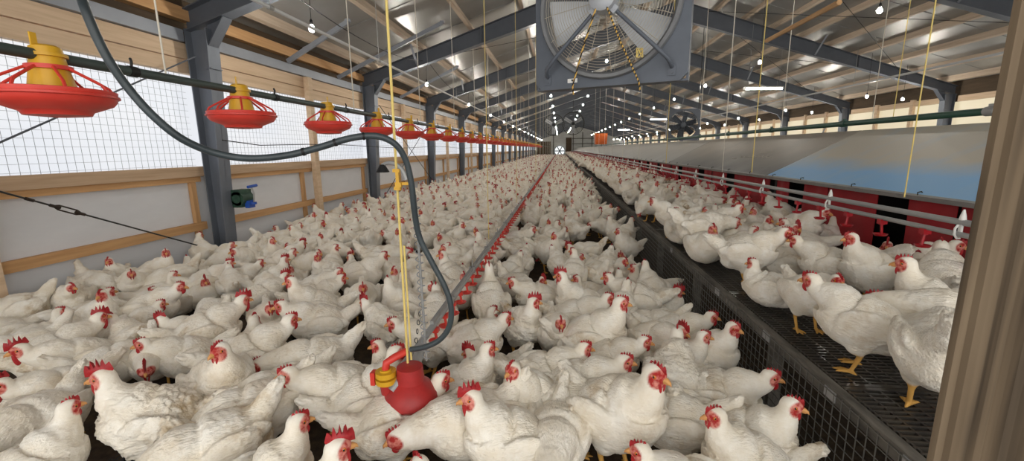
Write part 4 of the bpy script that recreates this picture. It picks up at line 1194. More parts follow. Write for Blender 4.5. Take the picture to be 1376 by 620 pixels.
def build_hen(pose, vox, feathers, seed=0, ruffle=1.0):
    bz, bp, hd, hy, hp, tp, sit = POSES[pose]
    P, hdir, p3 = hen_points(pose)
    S = resample(P, 90 if vox < .02 else 44)
    n = 22 if vox < .02 else 14
    ang = np.arange(n) * 2 * PI / n
    C = S[:, :3]; W = np.maximum(S[:, 3], .004); Hh = np.maximum(S[:, 4], .004)
    T = np.gradient(C, axis=0); T /= np.linalg.norm(T, axis=1)[:, None]
    SD = np.stack([-np.sin(S[:, 5]), np.cos(S[:, 5]), np.zeros(len(S))], 1)
    SD -= T * np.sum(SD * T, 1)[:, None]; SD /= np.linalg.norm(SD, axis=1)[:, None]
    UP = np.cross(T, SD)
    V = (C[:, None, :] + np.cos(ang)[None, :, None] * SD[:, None, :] * W[:, None, None] + np.sin(ang)[None, :, None] * UP[:, None, :] * Hh[:, None, None]).reshape(-1, 3)
    k = len(S)
    F = [(i * n + j, i * n + (j + 1) % n, (i + 1) * n + (j + 1) % n, (i + 1) * n + j) for i in range(k - 1) for j in range(n)]
    F += [tuple(range(n))[::-1], tuple((k - 1) * n + j for j in range(n))]
    mb = MB(); mb.add(V, F)
    c, s = math.cos(bp), math.sin(bp)
    RB = np.array([[c, 0, -s], [0, 1, 0], [s, 0, c]])
    def bl(x, y, z): return RB @ np.array([x, y, z]) + np.array([0, 0, bz])
    for sy in (-1, 1):
        a = -.12
        RW = RB @ np.array([[math.cos(a), 0, -math.sin(a)], [0, 1, 0], [math.sin(a), 0, math.cos(a)]]) @ np.array([[1, 0, 0], [0, 1, sy * .16], [0, -sy * .16, 1]])
        mb.ell(bl(-.028, sy * .119, .012), (.118, .030, .084), RW, 16, 10)
        mb.ell(bl(-.110, sy * .098, .033), (.078, .020, .045), RW, 12, 8)
        if not sit:
            mb.ell((-.005, sy * .062, bz - .085), (.058, .045, .07), None, 12, 8)
            if vox < .02:
                ft = np.array([.012, sy * .062, .0])
                mb.tube([(-.005, sy * .062, bz - .10), (-.022, sy * .062, .105), (-.018, sy * .062, .085), (.008, sy * .062, .014)], [.030, .0145, .011, .0095], 8)
                for q, L in ((0, .066), (.5, .058), (-.5, .058), (PI - .25 * sy, .034)):
                    mb.tube([ft + [0, 0, .012], ft + [math.cos(q) * L * .55, math.sin(q) * L * .55, .0115], ft + [math.cos(q) * L, math.sin(q) * L, .006]], [.0105, .0085, .005], 6)
    mb.ell(bl(-.098, 0, -.052), (.085, .085, .07), RB, 12, 8)
    mb.ell(bl(.062, 0, -.038), (.07, .10, .085), RB, 12, 8)
    # a fan of tail feathers
    if vox < .02:
        tb = bl(-.160, 0, .05)
        for j in range(5):
            f = (j - 2) / 2
            q = tp + .02 + .20 * f
            d = np.array([-math.cos(q), .10 * ((j % 2) * 2 - 1), math.sin(q)]); d /= np.linalg.norm(d)
            ll = .165 - .035 * abs(f) + .012 * (j % 2)
            for yy in (-.006, .006):
                mb.tube([tb + [0, yy, 0], tb + d * ll * .5 + [0, yy, .004], tb + d * ll * .85 + [0, yy, 0], tb + d * ll], [.019, .015, .009, .003], 8)
    me = remesh(mb, vox)
    nv = len(me.vertices); co = np.empty(nv * 3); me.vertices.foreach_get('co', co); co = co.reshape(-1, 3)
    ne = len(me.edges); ed = np.empty(ne * 2, int); me.edges.foreach_get('vertices', ed); ed = ed.reshape(-1, 2)
    deg = np.bincount(ed.ravel(), minlength=nv)[:, None]
    keep = np.clip((co[:, 2] - .10) / .04, 0.15 if vox < .02 else 1, 1)[:, None] if not sit else np.ones((nv, 1))
    for it in range(3 if vox < .02 else 1):
        acc = np.zeros_like(co); np.add.at(acc, ed[:, 0], co[ed[:, 1]]); np.add.at(acc, ed[:, 1], co[ed[:, 0]])
        co = co + (acc / np.maximum(deg, 1) - co) * .6 * keep
    # nearest spine sample
    D = ((co[:, None, :] - C[None, :, :]) ** 2).sum(2); idx = D.argmin(1)
    arc = np.concatenate([[0], np.cumsum(np.linalg.norm(np.diff(C, axis=0), axis=1))]); arc = arc[-1] - arc    # 0 at beak
    rel = co - C[idx]
    th = np.arctan2((rel * SD[idx]).sum(1), (rel * UP[idx]).sum(1)); rad = np.linalg.norm(rel, axis=1)
    sl = arc[idx] - (rel * T[idx]).sum(1)
    if feathers:
        me.vertices.foreach_set('co', co.ravel()); me.update()
        nr = np.empty(nv * 3); me.vertices.foreach_get('normal', nr); nr = nr.reshape(-1, 3)
        n1 = np.array([mnoise.noise(Vector(p * 14) + Vector((seed * 7.1, 0, 0))) for p in co])
        n2 = np.array([mnoise.noise(Vector(p * 32) + Vector((0, seed * 5.3, 0))) for p in co])
        body = np.clip((sl - .055) / .10, 0, 1)
        row = .016 + .018 * np.clip((sl - .06) / .2, 0, 1)
        # integrate rows along the length with a fixed mid spacing
        a = sl / .030 + n1 * 1.3
        wid = .034
        b = th * np.maximum(rad, .03) / wid + .5 * (np.floor(a) % 2) + n1 * .6
        lb = np.abs(b - np.floor(b) - .5)
        a2 = a - 1.5 * lb ** 2
        saw = a2 - np.floor(a2)
        amp = .0034 * ruffle * body * (.45 + .8 * np.clip(n1 + .45, 0, 1.2))
        legk = np.clip((co[:, 2] - .12) / .03, 0, 1) if not sit else np.ones(nv)
        co = co + nr * ((saw - .5) * amp * legk + n1 * .005 * body * legk * ruffle + n2 * .0022 * body * legk * ruffle)[:, None]
    if sit: co[:, 2] = np.maximum(co[:, 2], .004)
    me.vertices.foreach_set('co', co.ravel())
    # bare skin, shanks, where dirt lies
    side = np.cross([0, 0, 1.0], hdir); side /= np.linalg.norm(side); upv = np.cross(hdir, side)
    r2 = co - p3
    fx = r2 @ hdir; fy = r2 @ side; fz = r2 @ upv
    skin = np.clip(1.5 - np.sqrt(((fx - .036) / .0245) ** 2 + ((fz + .002) / .025) ** 2), 0, 1) * 4.0
    skin = np.clip(skin, 0, 1) * (np.linalg.norm(r2, axis=1) < .075)
    if vox > .02: skin = np.clip(skin * .8, 0, 1)
    shank = np.zeros(nv) if sit else np.clip((.115 - co[:, 2]) / .015, 0, 1)
    if not sit:
        cy = np.minimum(np.abs(co[:, 1] - .062), np.abs(co[:, 1] + .062))
        shank *= (cy < .05) & (np.abs(co[:, 0]) < .11)
        if pose == 'dn': shank *= (co[:, 0] < .12)
    dirt = np.clip(.35 + .75 * np.clip((-co[:, 0] + .08) / .2, 0, 1) - .9 * np.clip((co[:, 2] - .36) / .08, 0, 1), 0, 1)
    for nm, arr in (('skin', skin), ('shank', shank), ('dirt', dirt), ('body', np.clip((sl - .06) / .12, 0, 1) * (1 - shank))):
        at = me.attributes.new(nm, 'FLOAT', 'POINT'); at.data.foreach_set('value', arr.astype(np.float32))
    me.polygons.foreach_set('use_smooth', [True] * len(me.polygons))
    me.materials.clear(); me.materials.append(M['hen']); me.name = 'hen'
    me.update()
    return me, (p3, hdir, side, upv)

def hen_bits(fr, size, lod=0, rooster=False):
    """comb, wattles, beak, eyes in the hen's own space"""
    p3, hdir, side, upv = fr
    R = np.array([hdir, side, upv]).T
    out = {}
    k = 1.0 * size
    base = p3 + upv * .026 + hdir * .018
    out_l = []
    teeth = 5
    hgt = .023 * k if not rooster else .046 * k; ln = .055 * k if not rooster else .078 * k
    poly = [(ln * .56, -.010)]
    for i in range(teeth):
        f = i / (teeth - 1)
        x = ln * (.50 - 1.0 * f); hh = hgt * (.55 + .75 * math.sin(PI * (.12 + .75 * f)))
        poly += [(x + ln * .03, hh * .45), (x - ln * .055, hh), (x - ln * .12, hh * .5)]
    poly += [(-ln * .66, hgt * .12), (-ln * .5, -.014)]
    mb = MB()
    t = .010 if not rooster else .013
    q = np.array(poly)
    # blade with a swollen middle and thin rim
    cen = q.mean(0) * [1, .4]
    K = len(q); V = []
    for yy, sc in ((-t / 2, .72), (0, 1.0), (t / 2, .72)):
        for x, z in q: V.append((cen[0] + (x - cen[0]) * sc, yy, (z - cen[1]) * sc + cen[1]))
    F = [(r * K + i, r * K + (i + 1) % K, (r + 1) * K + (i + 1) % K, (r + 1) * K + i) for r in range(2) for i in range(K)] + [tuple(range(K))[::-1], tuple(range(2 * K, 3 * K))]
    V = np.array(V) @ R.T + base
    mb.add(V, F); out['comb'] = mb.mesh('comb', 'comb', angle=60)
    for s, nm in ((1, 'wl'), (-1, 'wr')):
        mb = MB(); dl = (.024 if not rooster else .038) * size
        mb.ell(p3 + hdir * .030 - upv * (.020 + dl * .55) + side * s * .011, (.012 * size + .003, .0045, dl), R @ np.array([[1, 0, 0], [0, 1, s * .2], [0, -s * .2, 1]]), 10, 8)
        out[nm] = mb.mesh('wattle', 'wattle')
    mb = MB()
    mb.tube([p3 + hdir * .036 - upv * .003, p3 + hdir * .052 - upv * .002, p3 + hdir * .064 - upv * .007, p3 + hdir * .070 - upv * .015], [.0125, .0098, .006, .0012], 10)
    mb.tube([p3 + hdir * .038 - upv * .010, p3 + hdir * .060 - upv * .0135], [.008, .0025], 8)
    out['beak'] = mb.mesh('beak', 'beak', angle=70)
    for s, nm in ((1, 'el'), (-1, 'er')):
        mb = MB(); c = p3 + hdir * .021 + upv * .007 + side * s * .0262
        mb.ell(c, (.0082, .0045, .0082), R, 12, 8, 0)
        mb.ell(c + side * s * .0012, (.0056, .0039, .0056), R, 10, 8, 1)
        out[nm] = mb.mesh('eye', ['iris', 'eye'])
    return out
HV = {}
def hen_variant(pose, lod, rooster=False, ruf=False):
    key = (pose, lod, rooster, ruf)
    if key in HV: return HV[key]
    k2 = (pose, lod, ruf)
    if k2 not in _nc:
        vox = (.0064, .0115, .024, .04)[lod]
        _nc[k2] = build_hen(pose, vox, lod < 2, seed=hash_pose(pose) + (5 if ruf else 0), ruffle=(2.6 if ruf else 1.0))
    me, fr = _nc[k2]
    HV[key] = (me, hen_bits(fr, 1.0 if lod == 0 else .9, lod, rooster))
    return HV[key]
def hash_pose(p): return sum(ord(c) for c in p) % 17

R_ = True
HENS = []     # x, y, z, heading, pose, scale, rooster, ruffled, label, fixed
def img_hen(u, v, h, pose, sc, label, roo=False, ruf=False, zf=0.0, hd=None, ft=None):
    if hd:      # stand the bird so that its head is where the photo has it
        r = ray(*hd); a = math.degrees(math.atan2(r[1], r[0]))
        q = POSES[pose][2]; g = math.radians(h - 90 + a)
        p = onz(hd[0], hd[1], zf + q[2] * sc)
        hx, hy = q[0] + .012 * math.cos(POSES[pose][3]), q[1] + .012 * math.sin(POSES[pose][3])
        p[0] -= (math.cos(g) * hx - math.sin(g) * hy) * sc; p[1] -= (math.sin(g) * hx + math.cos(g) * hy) * sc
    elif ft:    # stand it where its feet are seen
        p = onz(ft[0], ft[1], zf); r = ray(*ft); a = math.degrees(math.atan2(r[1], r[0]))
    else:
        zc = (.15 if POSES[pose][6] else .25) * sc + zf
        p = onz(u, v, zc)
        r = ray(u, v); a = math.degrees(math.atan2(r[1], r[0]))
    if zf > .1: p[0] = min(max(p[0], PLAT_X0 + .10), NEST_X - .1)
    else: p[0] = max(p[0], XL + .13 + .19 * abs(math.cos(math.radians(h - 90 + a))))
    HENS.append([p[0], p[1], zf, math.radians(h - 90 + a), pose, sc, roo, ruf, label, True, p[0], p[1]])
I = img_hen
# left side, from the wall forward
I(2, 450, 190, 'si', 1.0, 'white hen crouched at the wall, half cut off by the frame edge')
I(60, 440, 15, 'si', 1.0, 'white hen lying against the wall boards at far left', hd=(86, 419))
I(128, 412, 10, 'si', 1.0, 'white hen lying along the wall, second hen in from the frame edge', hd=(152, 392))
I(206, 384, 8, 'si', 1.05, 'white hen resting alone on the plank at the wall foot, beak to the post', hd=(237, 370))
I(100, 462, 15, 'wk', 1.05, 'bright-combed rooster looking toward the post, behind the left crowd', R_, hd=(141, 426))
I(45, 498, 185, 'wk', 1.05, 'rooster with a big dark red comb facing out of the left edge', R_, hd=(16, 479))
I(50, 568, 222, 'lo', 1.05, 'white hen at far left bowing forward, white tail raised to a point')
I(64, 606, 20, 'al', .95, 'white hen at bottom left looking toward the ruffled hen', hd=(103, 545))
I(163, 566, 152, 'al', 1.12, 'ruffled big white hen with dirty plumage, red comb, beak to the left wall', True, True, hd=(129, 511))
I(152, 487, 5, 'lo', .95, 'white hen behind the ruffled one, its tail fanned up')
I(203, 470, 178, 'wk', .95, 'white hen with neat red face looking left above the round-backed rooster', hd=(173, 465))
I(196, 497, 262, 'lo', .95, 'rooster with its lowered red head toward the camera, round white back', R_, hd=(192, 503))
I(204, 446, 190, 'wR', .95, 'hen with a ragged upright red comb amid the left crowd', R_, hd=(216, 435))
I(292, 428, 12, 'wk', 1.12, 'long white rooster striding toward the steel post, red face high', R_, hd=(325, 401))
I(236, 408, 200, 'si', .95, 'greyish hen lying rounded behind the row at the wall plank')
I(190, 424, 8, 'wk', .9, 'slim cream hen stretching its neck along the left wall crowd', hd=(220, 409))
I(274, 392, 280, 'si', 1.0, 'hen sitting upright facing the camera with red face and raised tail', R_, hd=(274, 378))
I(314, 384, 95, 'wk', .95, 'white hen seen from behind, tail upright, under the steel post')
I(302, 366, 10, 'wk', .95, 'rooster peeking over a white tail right at the foot of the steel post', R_, hd=(315, 356))
I(338, 362, 5, 'wk', .9, 'small hen just to the inner side of the steel post base', hd=(349, 354))
I(278, 507, 285, 'aR', 1.12, 'large clean white hen sitting tall and facing the camera at left', hd=(293, 474))
I(352, 462, 12, 'wk', 1.12, 'big smooth white hen in profile, red face turned to the hose side', hd=(395, 431))
I(405, 440, 172, 'wk', 1.08, 'broad white hen behind the big smooth one, looking left', hd=(372, 413))
I(424, 418, 172, 'al', 1.08, 'tall-necked white hen with a brown smudge on its back', hd=(386, 380))
I(440, 390, 8, 'wk', 1.0, 'white hen looking right over the smudged hen\'s back', hd=(463, 374))
I(484, 372, 12, 'wk', 1.12, 'large clean white hen behind the hen with the smudge')
I(522, 346, -8, 'lo', 1.1, 'big white rooster with its bright red face lowered near the hose', R_, hd=(552, 340))
I(498, 432, 130, 'wk', 1.0, 'dirty ruffled rooster turned away at the open litter patch', R_, True, hd=(487, 407))
I(430, 482, 182, 'lo', 1.05, 'low stretched white hen whose tail rises behind the litter patch')
I(448, 534, 182, 'wk', 1.08, 'long white hen, neck stretched left, in front of the litter patch', hd=(384, 512))
I(358, 540, 178, 'dn', 1.05, 'white hen bent down at the trough, only its back showing')
I(392, 596, 12, 'al', 1.0, 'white hen at the bottom edge lifting its beak to the right', hd=(411, 565))
I(436, 628, 5, 'al', 1.05, 'rooster with the tallest spiky scarlet comb at the bottom edge', R_, hd=(466, 600))
I(296, 598, 182, 'dn', 1.08, 'white hen lying low along the bottom edge beside the wire grill')
I(330, 556, 180, 'lo', 1.0, 'hen pecking at the wire-grilled trough, red face lowered', hd=(275, 560))
I(556, 562, 12, 'wk', 1.05, 'white hen behind the red regulator, tail out to its left', hd=(601, 510))
I(584, 600, 192, 'lo', 1.12, 'wide white hen at the bottom, head low and red, under the regulator', hd=(536, 600))
I(666, 566, 192, 'al', 1.05, 'upright white rooster with a spiky comb, chest to the regulator', R_, hd=(634, 530))
I(486, 500, 8, 'al', 1.05, 'white hen standing tall with its beak at the regulator valve', hd=(534, 465))
I(505, 487, 115, 'aL', .9, 'narrow white hen behind the regulator, face turned left', hd=(494, 470))
I(560, 446, 180, 'wk', 1.02, 'white hen behind the yellow rope, slim face to the left', hd=(526, 437))
I(590, 412, 285, 'wk', .95, 'hen with pink face toward the camera, seen past the coiled wire', hd=(581, 387))
I(645, 496, 15, 'al', .98, 'white hen right of the drinker pipe with raised tail and red face', hd=(662, 469))
I(703, 538, 235, 'al', 1.0, 'upright slim white hen with beak to the left, below the pipe line', hd=(699, 495))
I(650, 460, 15, 'wk', 1.0, 'white hen reaching for the drinker cups, tail up, red face right', hd=(681, 427))
I(708, 448, 300, 'aL', 1.02, 'dirty-breasted rooster standing tall with bright serrated comb', R_, True, hd=(725, 407))
I(660, 410, 95, 'dr', 1.05, 'tall white hen seen from behind, drinking with its neck stretched up')
I(698, 398, 186, 'wk', 1.0, 'white hen with beak to the drinker pipe, just past the drinking hen', hd=(685, 380))
I(803, 453, 2, 'al', 1.15, 'big spotless white hen standing square in profile in the right crowd', hd=(835, 412))
I(772, 424, 280, 'wk', 1.0, 'hen with a pink face toward the camera behind the spotless hen', hd=(761, 437))
I(766, 384, 172, 'al', 1.1, 'large white rooster with dark red face turned to the pipe', R_, hd=(749, 374))
I(796, 412, 5, 'wk', 1.05, 'white hen just behind the spotless hen, red face over its back', hd=(820, 400))
I(858, 402, 178, 'wk', 1.08, 'dirty cream hen with head hidden and tail toward the wire fence')
I(850, 463, 0, 'wk', .95, 'white hen right of the spotless hen, slim red comb and pale bill', hd=(869, 455))
I(885, 440, 185, 'dn', .9, 'hen bent out of sight, only a dingy rump before the fence rooster')
I(905, 460, -40, 'wk', 1.0, 'white rooster with swollen deep red face above the brown-tailed hen', R_, hd=(927, 451))
I(922, 512, 92, 'wk', 1.08, 'hen seen from behind with a dirty brown ring of tail feathers', False, True)
I(944, 470, 5, 'al', .9, 'slim hen between the swollen-faced rooster and the wire fence', hd=(953, 453))
I(930, 413, 8, 'si', 1.0, 'tan-stained hen lying by the wire fence, comb dark red', R_, hd=(957, 396))
I(926, 434, 3, 'wk', .98, 'white hen walking along the fence below the tan-stained one', hd=(958, 426))
I(984, 474, -25, 'al', 1.0, 'plump white hen alone against the wire fence, bill outward', hd=(985, 445))
I(1002, 526, 5, 'wk', 1.0, 'white hen by the fence with stained wing and orange bill', hd=(1026, 506))
I(982, 596, 205, 'al', .98, 'white hen at the bottom right looking left with bright red comb', hd=(952, 548))
I(1034, 590, 0, 'al', .98, 'white hen at the bottom right corner of the floor, bill to the fence', hd=(1065, 558))
I(838, 566, -32, 'al', 1.22, 'largest foreground hen, pure white, upright with orange bill', hd=(875, 495))
I(872, 655, 180, 'wk', .95, 'hen at the bottom edge showing only head and beak before the largest', hd=(851, 606))
I(792, 508, 2, 'wk', 1.05, 'white hen just left of the largest hen, red face in profile', hd=(827, 490))
I(742, 518, 8, 'wk', 1.02, 'white hen with hidden head, back half behind the slim upright hen')
I(780, 548, 5, 'lo', 1.0, 'white hen bent forward behind the largest hen\'s breast')
I(912, 570, 182, 'lo', 1.0, 'low white hen whose ragged tail sticks out right of the largest hen')
I(735, 578, 262, 'lo', 1.0, 'white hen bowing to the camera, pointed tail straight up')
I(6, 548, 200, 'si', .9, 'sliver of a white hen at the left frame edge')
I(352, 402, 20, 'wk', .98, 'white hen second row inside the steel post, looking along the wall', R_)
I(380, 372, 15, 'al', .95, 'rooster with a full red comb beyond the tall-necked hen', R_, hd=(386, 349))
I(360, 326, 15, 'si', 1.0, 'hen sitting against the white boards below the green winch', hd=(354, 318))
I(385, 320, 175, 'si', 1.0, 'round white hen sitting in the corner by the mid-bay stud')
I(420, 345, 190, 'aL', .95, 'slender hen upright before the wooden mid-bay stud', hd=(430, 318))
I(458, 296, 20, 'al', 1.0, 'white hen standing at the wall just past the wooden stud', hd=(461, 275))
I(505, 276, 185, 'al', 1.05, 'white hen upright beside the base of the second steel post')
# on the slats
PZ = PLAT_Z
I(1176, 440, 174, 'wk', .93, 'white hen on the slats walking left, yellow feet fully in view', zf=PZ, ft=(1148, 498))
I(1248, 408, 184, 'al', .96, 'white hen on the slats beside the timber post, neck raised, facing left', zf=PZ, ft=(1258, 500))
I(1084, 402, -55, 'wk', .84, 'white hen on the slat edge facing the camera on splayed yellow legs', zf=PZ, ft=(1082, 445))
I(1154, 366, 215, 'al', .95, 'broad upright hen on the slats with a tan patch on its wing', zf=PZ, ft=(1160, 416))
I(1094, 356, 180, 'wk', .92, 'hen on the slats looking left with its red face over the edge', zf=PZ, ft=(1112, 404))
I(1034, 388, 165, 'si', .82, 'small hunched hen lying on the slats near the platform edge', zf=PZ)
I(1010, 342, 4, 'wk', 1.0, 'white hen striding right along the slats, one yellow leg showing', zf=PZ, ft=(1000, 384))
I(1210, 350, 0, 'wk', .95, 'white hen on the slats under the red cups, looking right', zf=PZ, ft=(1212, 402))
I(1268, 384, 100, 'wk', 1.05, 'hen seen from behind between the timber post and the drinker cups', zf=PZ)
I(1300, 500, 185, 'lo', 1.05, 'white hen mostly hidden by the timber post, tail toward the camera', zf=PZ, ft=(1292, 512))
I(932, 312, 20, 'lo', 1.08, 'ruffled white hen at the slat edge with its head tucked away', False, True, zf=PZ, ft=(936, 343))
I(1076, 330, 182, 'si', 1.05, 'greyish hen lying on the slats behind the striding hen', zf=PZ)
I(960, 300, 10, 'wk', 1.0, 'white hen on the slats just behind the ruffled one', zf=PZ)
I(882, 290, 178, 'wk', 1.0, 'white hen on the slat edge looking left, second past the ruffled one', zf=PZ)
I(1204, 288, 172, 'al', .95, 'hen with its head up at a black nest opening near the timber post', zf=PZ)
I(1086, 270, 100, 'wk', .9, 'hen with its round back in the second black nest opening', zf=PZ)
I(1012, 256, 20, 'al', .95, 'hen peering out by the nest curtain near the yellow cord', zf=PZ)
NHAND = len(HENS)

# the rest of the flock: packed by pushing apart, so that no two birds share a place
rg = np.random.default_rng(11)
def seed_region(x0, x1, y0, y1, z, dens):
    n = int((x1 - x0) * (y1 - y0) * dens); out = []
    for _ in range(n * 3):
        if len(out) >= n: break
        x, y = rg.uniform(x0, x1), rg.uniform(y0, y1)
        u, v = proj((x, y, z + .25))
        if not (-60 < u < 1430 and -1e9 < v < 690): continue
        out.append((x, y))
    return out
from mathutils import kdtree
PFREQ = ['al'] * 5 + ['wk'] * 7 + ['si'] * 5 + ['lo'] * 2 + ['dn'] * 6 + ['aL', 'aR', 'wL', 'wR', 'sL', 'sR'] * 1 + ['aL', 'aR']
YR = 11.0
def inside(h, r=.11):
    if h[2] > .1:
        h[0] = min(max(h[0], PLAT_X0 + .07), NEST_X - .14)
    else:
        h[0] = min(max(h[0], XL + .14 + .22 * abs(math.cos(h[3]))), PLAT_X0 - .15 - .14 * abs(math.cos(h[3])))
OFFS = (-.10, .0, .09, .195); RADS = (.10, .127, .114, .036)
def discs():
    return None
def fill(x0, x1, z, dens, y0=.9):
    for x, y in seed_region(x0, x1, y0, YR, z, dens):
        dmin = min(((x - h[0]) ** 2 + (y - h[1]) ** 2 for h in HENS if abs(h[2] - z) < .1 and abs(h[1] - y) < 1), default=9)
        dh = min(((x - h[0]) ** 2 + (y - h[1]) ** 2 for h in HENS[:NHAND] if abs(h[2] - z) < .1), default=9)
        if dmin < (.20 ** 2) or dh < .27 ** 2: continue
        HENS.append([x, y, z, rg.uniform(0, 2 * PI), (('si', 'dn', 'sL', 'wk', 'lo', 'si', 'sR')[rg.integers(7)] if x > 1.5 else PFREQ[rg.integers(len(PFREQ))]), rg.uniform(.92, 1.08), rg.random() < .16, rg.random() < .22, None, False])
fill(XL + .25, PLAT_X0 - .18, 0, 12.0)
fill(PLAT_X0 + .08, NEST_X - .14, PZ, 11.5)
for it in range(70):
    ctr = []; own = []; rad = []
    for i, h in enumerate(HENS):
        c, s = math.cos(h[3]), math.sin(h[3])
        for o_, r_ in zip(OFFS, RADS):
            if r_ < .05 and h[4] in ('al', 'aL', 'aR', 'dr', 'si', 'sL', 'sR'): continue
            ctr.append((h[0] + c * o_ * h[5], h[1] + s * o_ * h[5], h[2] * 8)); own.append(i); rad.append(r_ * h[5] * .96)
    kd = kdtree.KDTree(len(ctr))
    for i, p in enumerate(ctr): kd.insert(p, i)
    kd.balance()
    dx = np.zeros((len(HENS), 3))
    for i, p in enumerate(ctr):
        for q, j, d in kd.find_range(p, .27):
            if j <= i or own[j] == own[i]: continue
            ov = rad[i] + rad[j] - d
            if ov <= 0: continue
            ex, ey = p[0] - q[0], p[1] - q[1]; l = math.hypot(ex, ey) + 1e-6; ex /= l; ey /= l
            a, b = own[i], own[j]; fa, fb = HENS[a][9], HENS[b][9]
            wa = .5 if fa == fb else (.04 if fa else .96); wb = 1 - wa
            m_ = (.30 if fa and fb else .55) * ov
            for kx, w, sg, pp in ((a, wa, 1, p), (b, wb, -1, q)):
                dx[kx, 0] += sg * ex * m_ * w; dx[kx, 1] += sg * ey * m_ * w
                rx, ry = pp[0] - HENS[kx][0], pp[1] - HENS[kx][1]
                if not HENS[kx][9]: dx[kx, 2] += sg * (rx * ey - ry * ex) * m_ * w * 6
    for i, h in enumerate(HENS):
        mx = np.clip(dx[i], -.05, .05)
        h[0] += mx[0]; h[1] += mx[1]; h[3] += max(-.12, min(.12, dx[i, 2])) if not h[9] else 0
        if not h[9]:
            inside(h)
            # keep clear of the wall posts, the drinker pipe and the trough
            if h[2] < .1:
                dxp = h[0] - DLX
                if abs(dxp) < .13: h[0] = DLX + math.copysign(.13, dxp if abs(dxp) > 1e-4 else 1)
                dxt = h[0] + 1.93
                if h[1] < 5 and abs(dxt) < .16: h[0] = -1.93 + math.copysign(.16, dxt if abs(dxt) > 1e-4 else 1)
                for fy in FRAMES[1:4]:
                    if abs(h[1] - fy) < .26 and h[0] < XL + .58: h[0] = XL + .58
        else:
            h[0] += (h[10] - h[0]) * .38; h[1] += (h[11] - h[1]) * .38
        if h[9] and h[2] < .1:
            h[0] = min(max(h[0], XL + .13 + .19 * abs(math.cos(h[3]))), PLAT_X0 - .16 - .15 * abs(math.cos(h[3])))
            if h[0] < XL + .6:
                for fy in FRAMES[1:4]:
                    if abs(h[1] - fy) < .3: h[1] = fy + math.copysign(.3, h[1] - fy)
# birds that still sit inside another one are taken out
def pen(a, b):
    w = 0
    for o1, r1 in zip(OFFS[:3], RADS):
        for o2, r2 in zip(OFFS[:3], RADS):
            p = (a[0] + math.cos(a[3]) * o1 * a[5] - b[0] - math.cos(b[3]) * o2 * b[5], a[1] + math.sin(a[3]) * o1 * a[5] - b[1] - math.sin(b[3]) * o2 * b[5])
            w = max(w, (r1 * a[5] + r2 * b[5]) * .96 - math.hypot(*p))
    return w
keep = []
for h in HENS:
    if h[9] or all(abs(h[2] - k[2]) > .1 or abs(h[0] - k[0]) > .5 or abs(h[1] - k[1]) > .5 or pen(h, k) < .055 for k in keep):
        keep.append(h)
HENS = keep
print('hens near', len(HENS), 'hand', NHAND)

hand = [h for h in HENS if h[9]]
def vis(h):
    u, v = proj((h[0], h[1], h[2] + .28)); 
    return -35 < u < (1400 if v < 330 else 1335) and v < 668
rest = sorted((h for h in HENS if not h[9] and vis(h)), key=lambda h: h[1] ** 2 + h[0] ** 2)
NIND = 300 - len(hand)
ind, crowd = rest[:NIND], rest[NIND:]
far_y = max(h[1] for h in ind)

# labels of the birds that fill the crowd: the row they stand in, and their place in it
POSE_TXT = {'al': 'head up', 'aL': 'head turned aside', 'aR': 'head turned aside', 'wk': 'neck forward', 'wL': 'face turned aside', 'wR': 'face turned aside', 'lo': 'neck low',
            'dn': 'head down', 'si': 'crouching', 'sL': 'crouching with face aside', 'sR': 'crouching with face aside', 'dr': 'drinking'}
ROWTXT = ['front row', 'row level with the regulator', 'row behind the regulator', 'row of the big spotless hen', 'row behind the spotless hen',
          'row of the wall sitters', 'second row before the first post', 'row just before the first post', 'row level with the first post', 'row just past the first post',
          'second row past the first post', 'row level with the stud', 'row past the stud', 'second row past the stud', 'third row past the stud',
          'row before the second post', 'row level with the second post', 'row past the second post', 'next row past the second post', 'far row', 'farthest row']
def assign(birds, strip, start):
    rows = {}
    for h in birds: rows.setdefault(int((h[1] - .9) / .5), []).append(h)
    for r, L in rows.items():
        L.sort(key=lambda h: h[0])
        for i, h in enumerate(L):
            h[8] = '%s, %s, %s from the %s, %s' % ('red-combed rooster' if h[6] else 'white hen', POSE_TXT[h[4]], ORD[i], start, ROWTXT[min(r, 20)].replace('row level with', 'row by').replace('second row', 'next row'))
            if len(h[8].split()) > 16: h[8] = h[8].replace('red-combed rooster', 'rooster').replace('head turned aside', 'face aside').replace('face turned aside', 'face aside').replace('crouching with face aside', 'crouching')
fl = [h for h in ind if h[2] < .1]
assign([h for h in fl if h[0] < DLX], 0, 'wall'); assign([h for h in fl if h[0] >= DLX], 1, 'drinker pipe'); assign([h for h in ind if h[2] > .1], 2, 'slat edge')

for h in HENS:
    if h[8] and len(h[8].split()) > 16: print('LONG', h[8])
def place_hen(h, lod, grp):
    me, bits = hen_variant(h[4], lod, h[6], h[7])
    o = bpy.data.objects.new('rooster' if h[6] else 'hen', me); COL.objects.link(o)
    o.location = (h[0], h[1], h[2] + .002); o.rotation_euler = (0, 0, h[3]); o.scale = (h[5],) * 3
    tag(o, h[8], 'rooster' if h[6] else 'hen', grp)
    names = ('comb', 'wl', 'wr', 'beak', 'el', 'er') if lod == 0 else ('comb', 'wl', 'wr', 'beak')
    for nm in names:
        c = bpy.data.objects.new(bits[nm].name, bits[nm]); COL.objects.link(c); c.parent = o
    return o
for h in hand:
    d = math.hypot(h[0], h[1])
    place_hen(h, 0 if d < 4.2 else 1, 'hens on the slats' if h[2] > .1 else 'hens on the litter floor')
for h in ind:
    d = math.hypot(h[0], h[1])
    place_hen(h, 0 if d < 3.4 else 1, 'hens on the slats' if h[2] > .1 else 'hens on the litter floor')

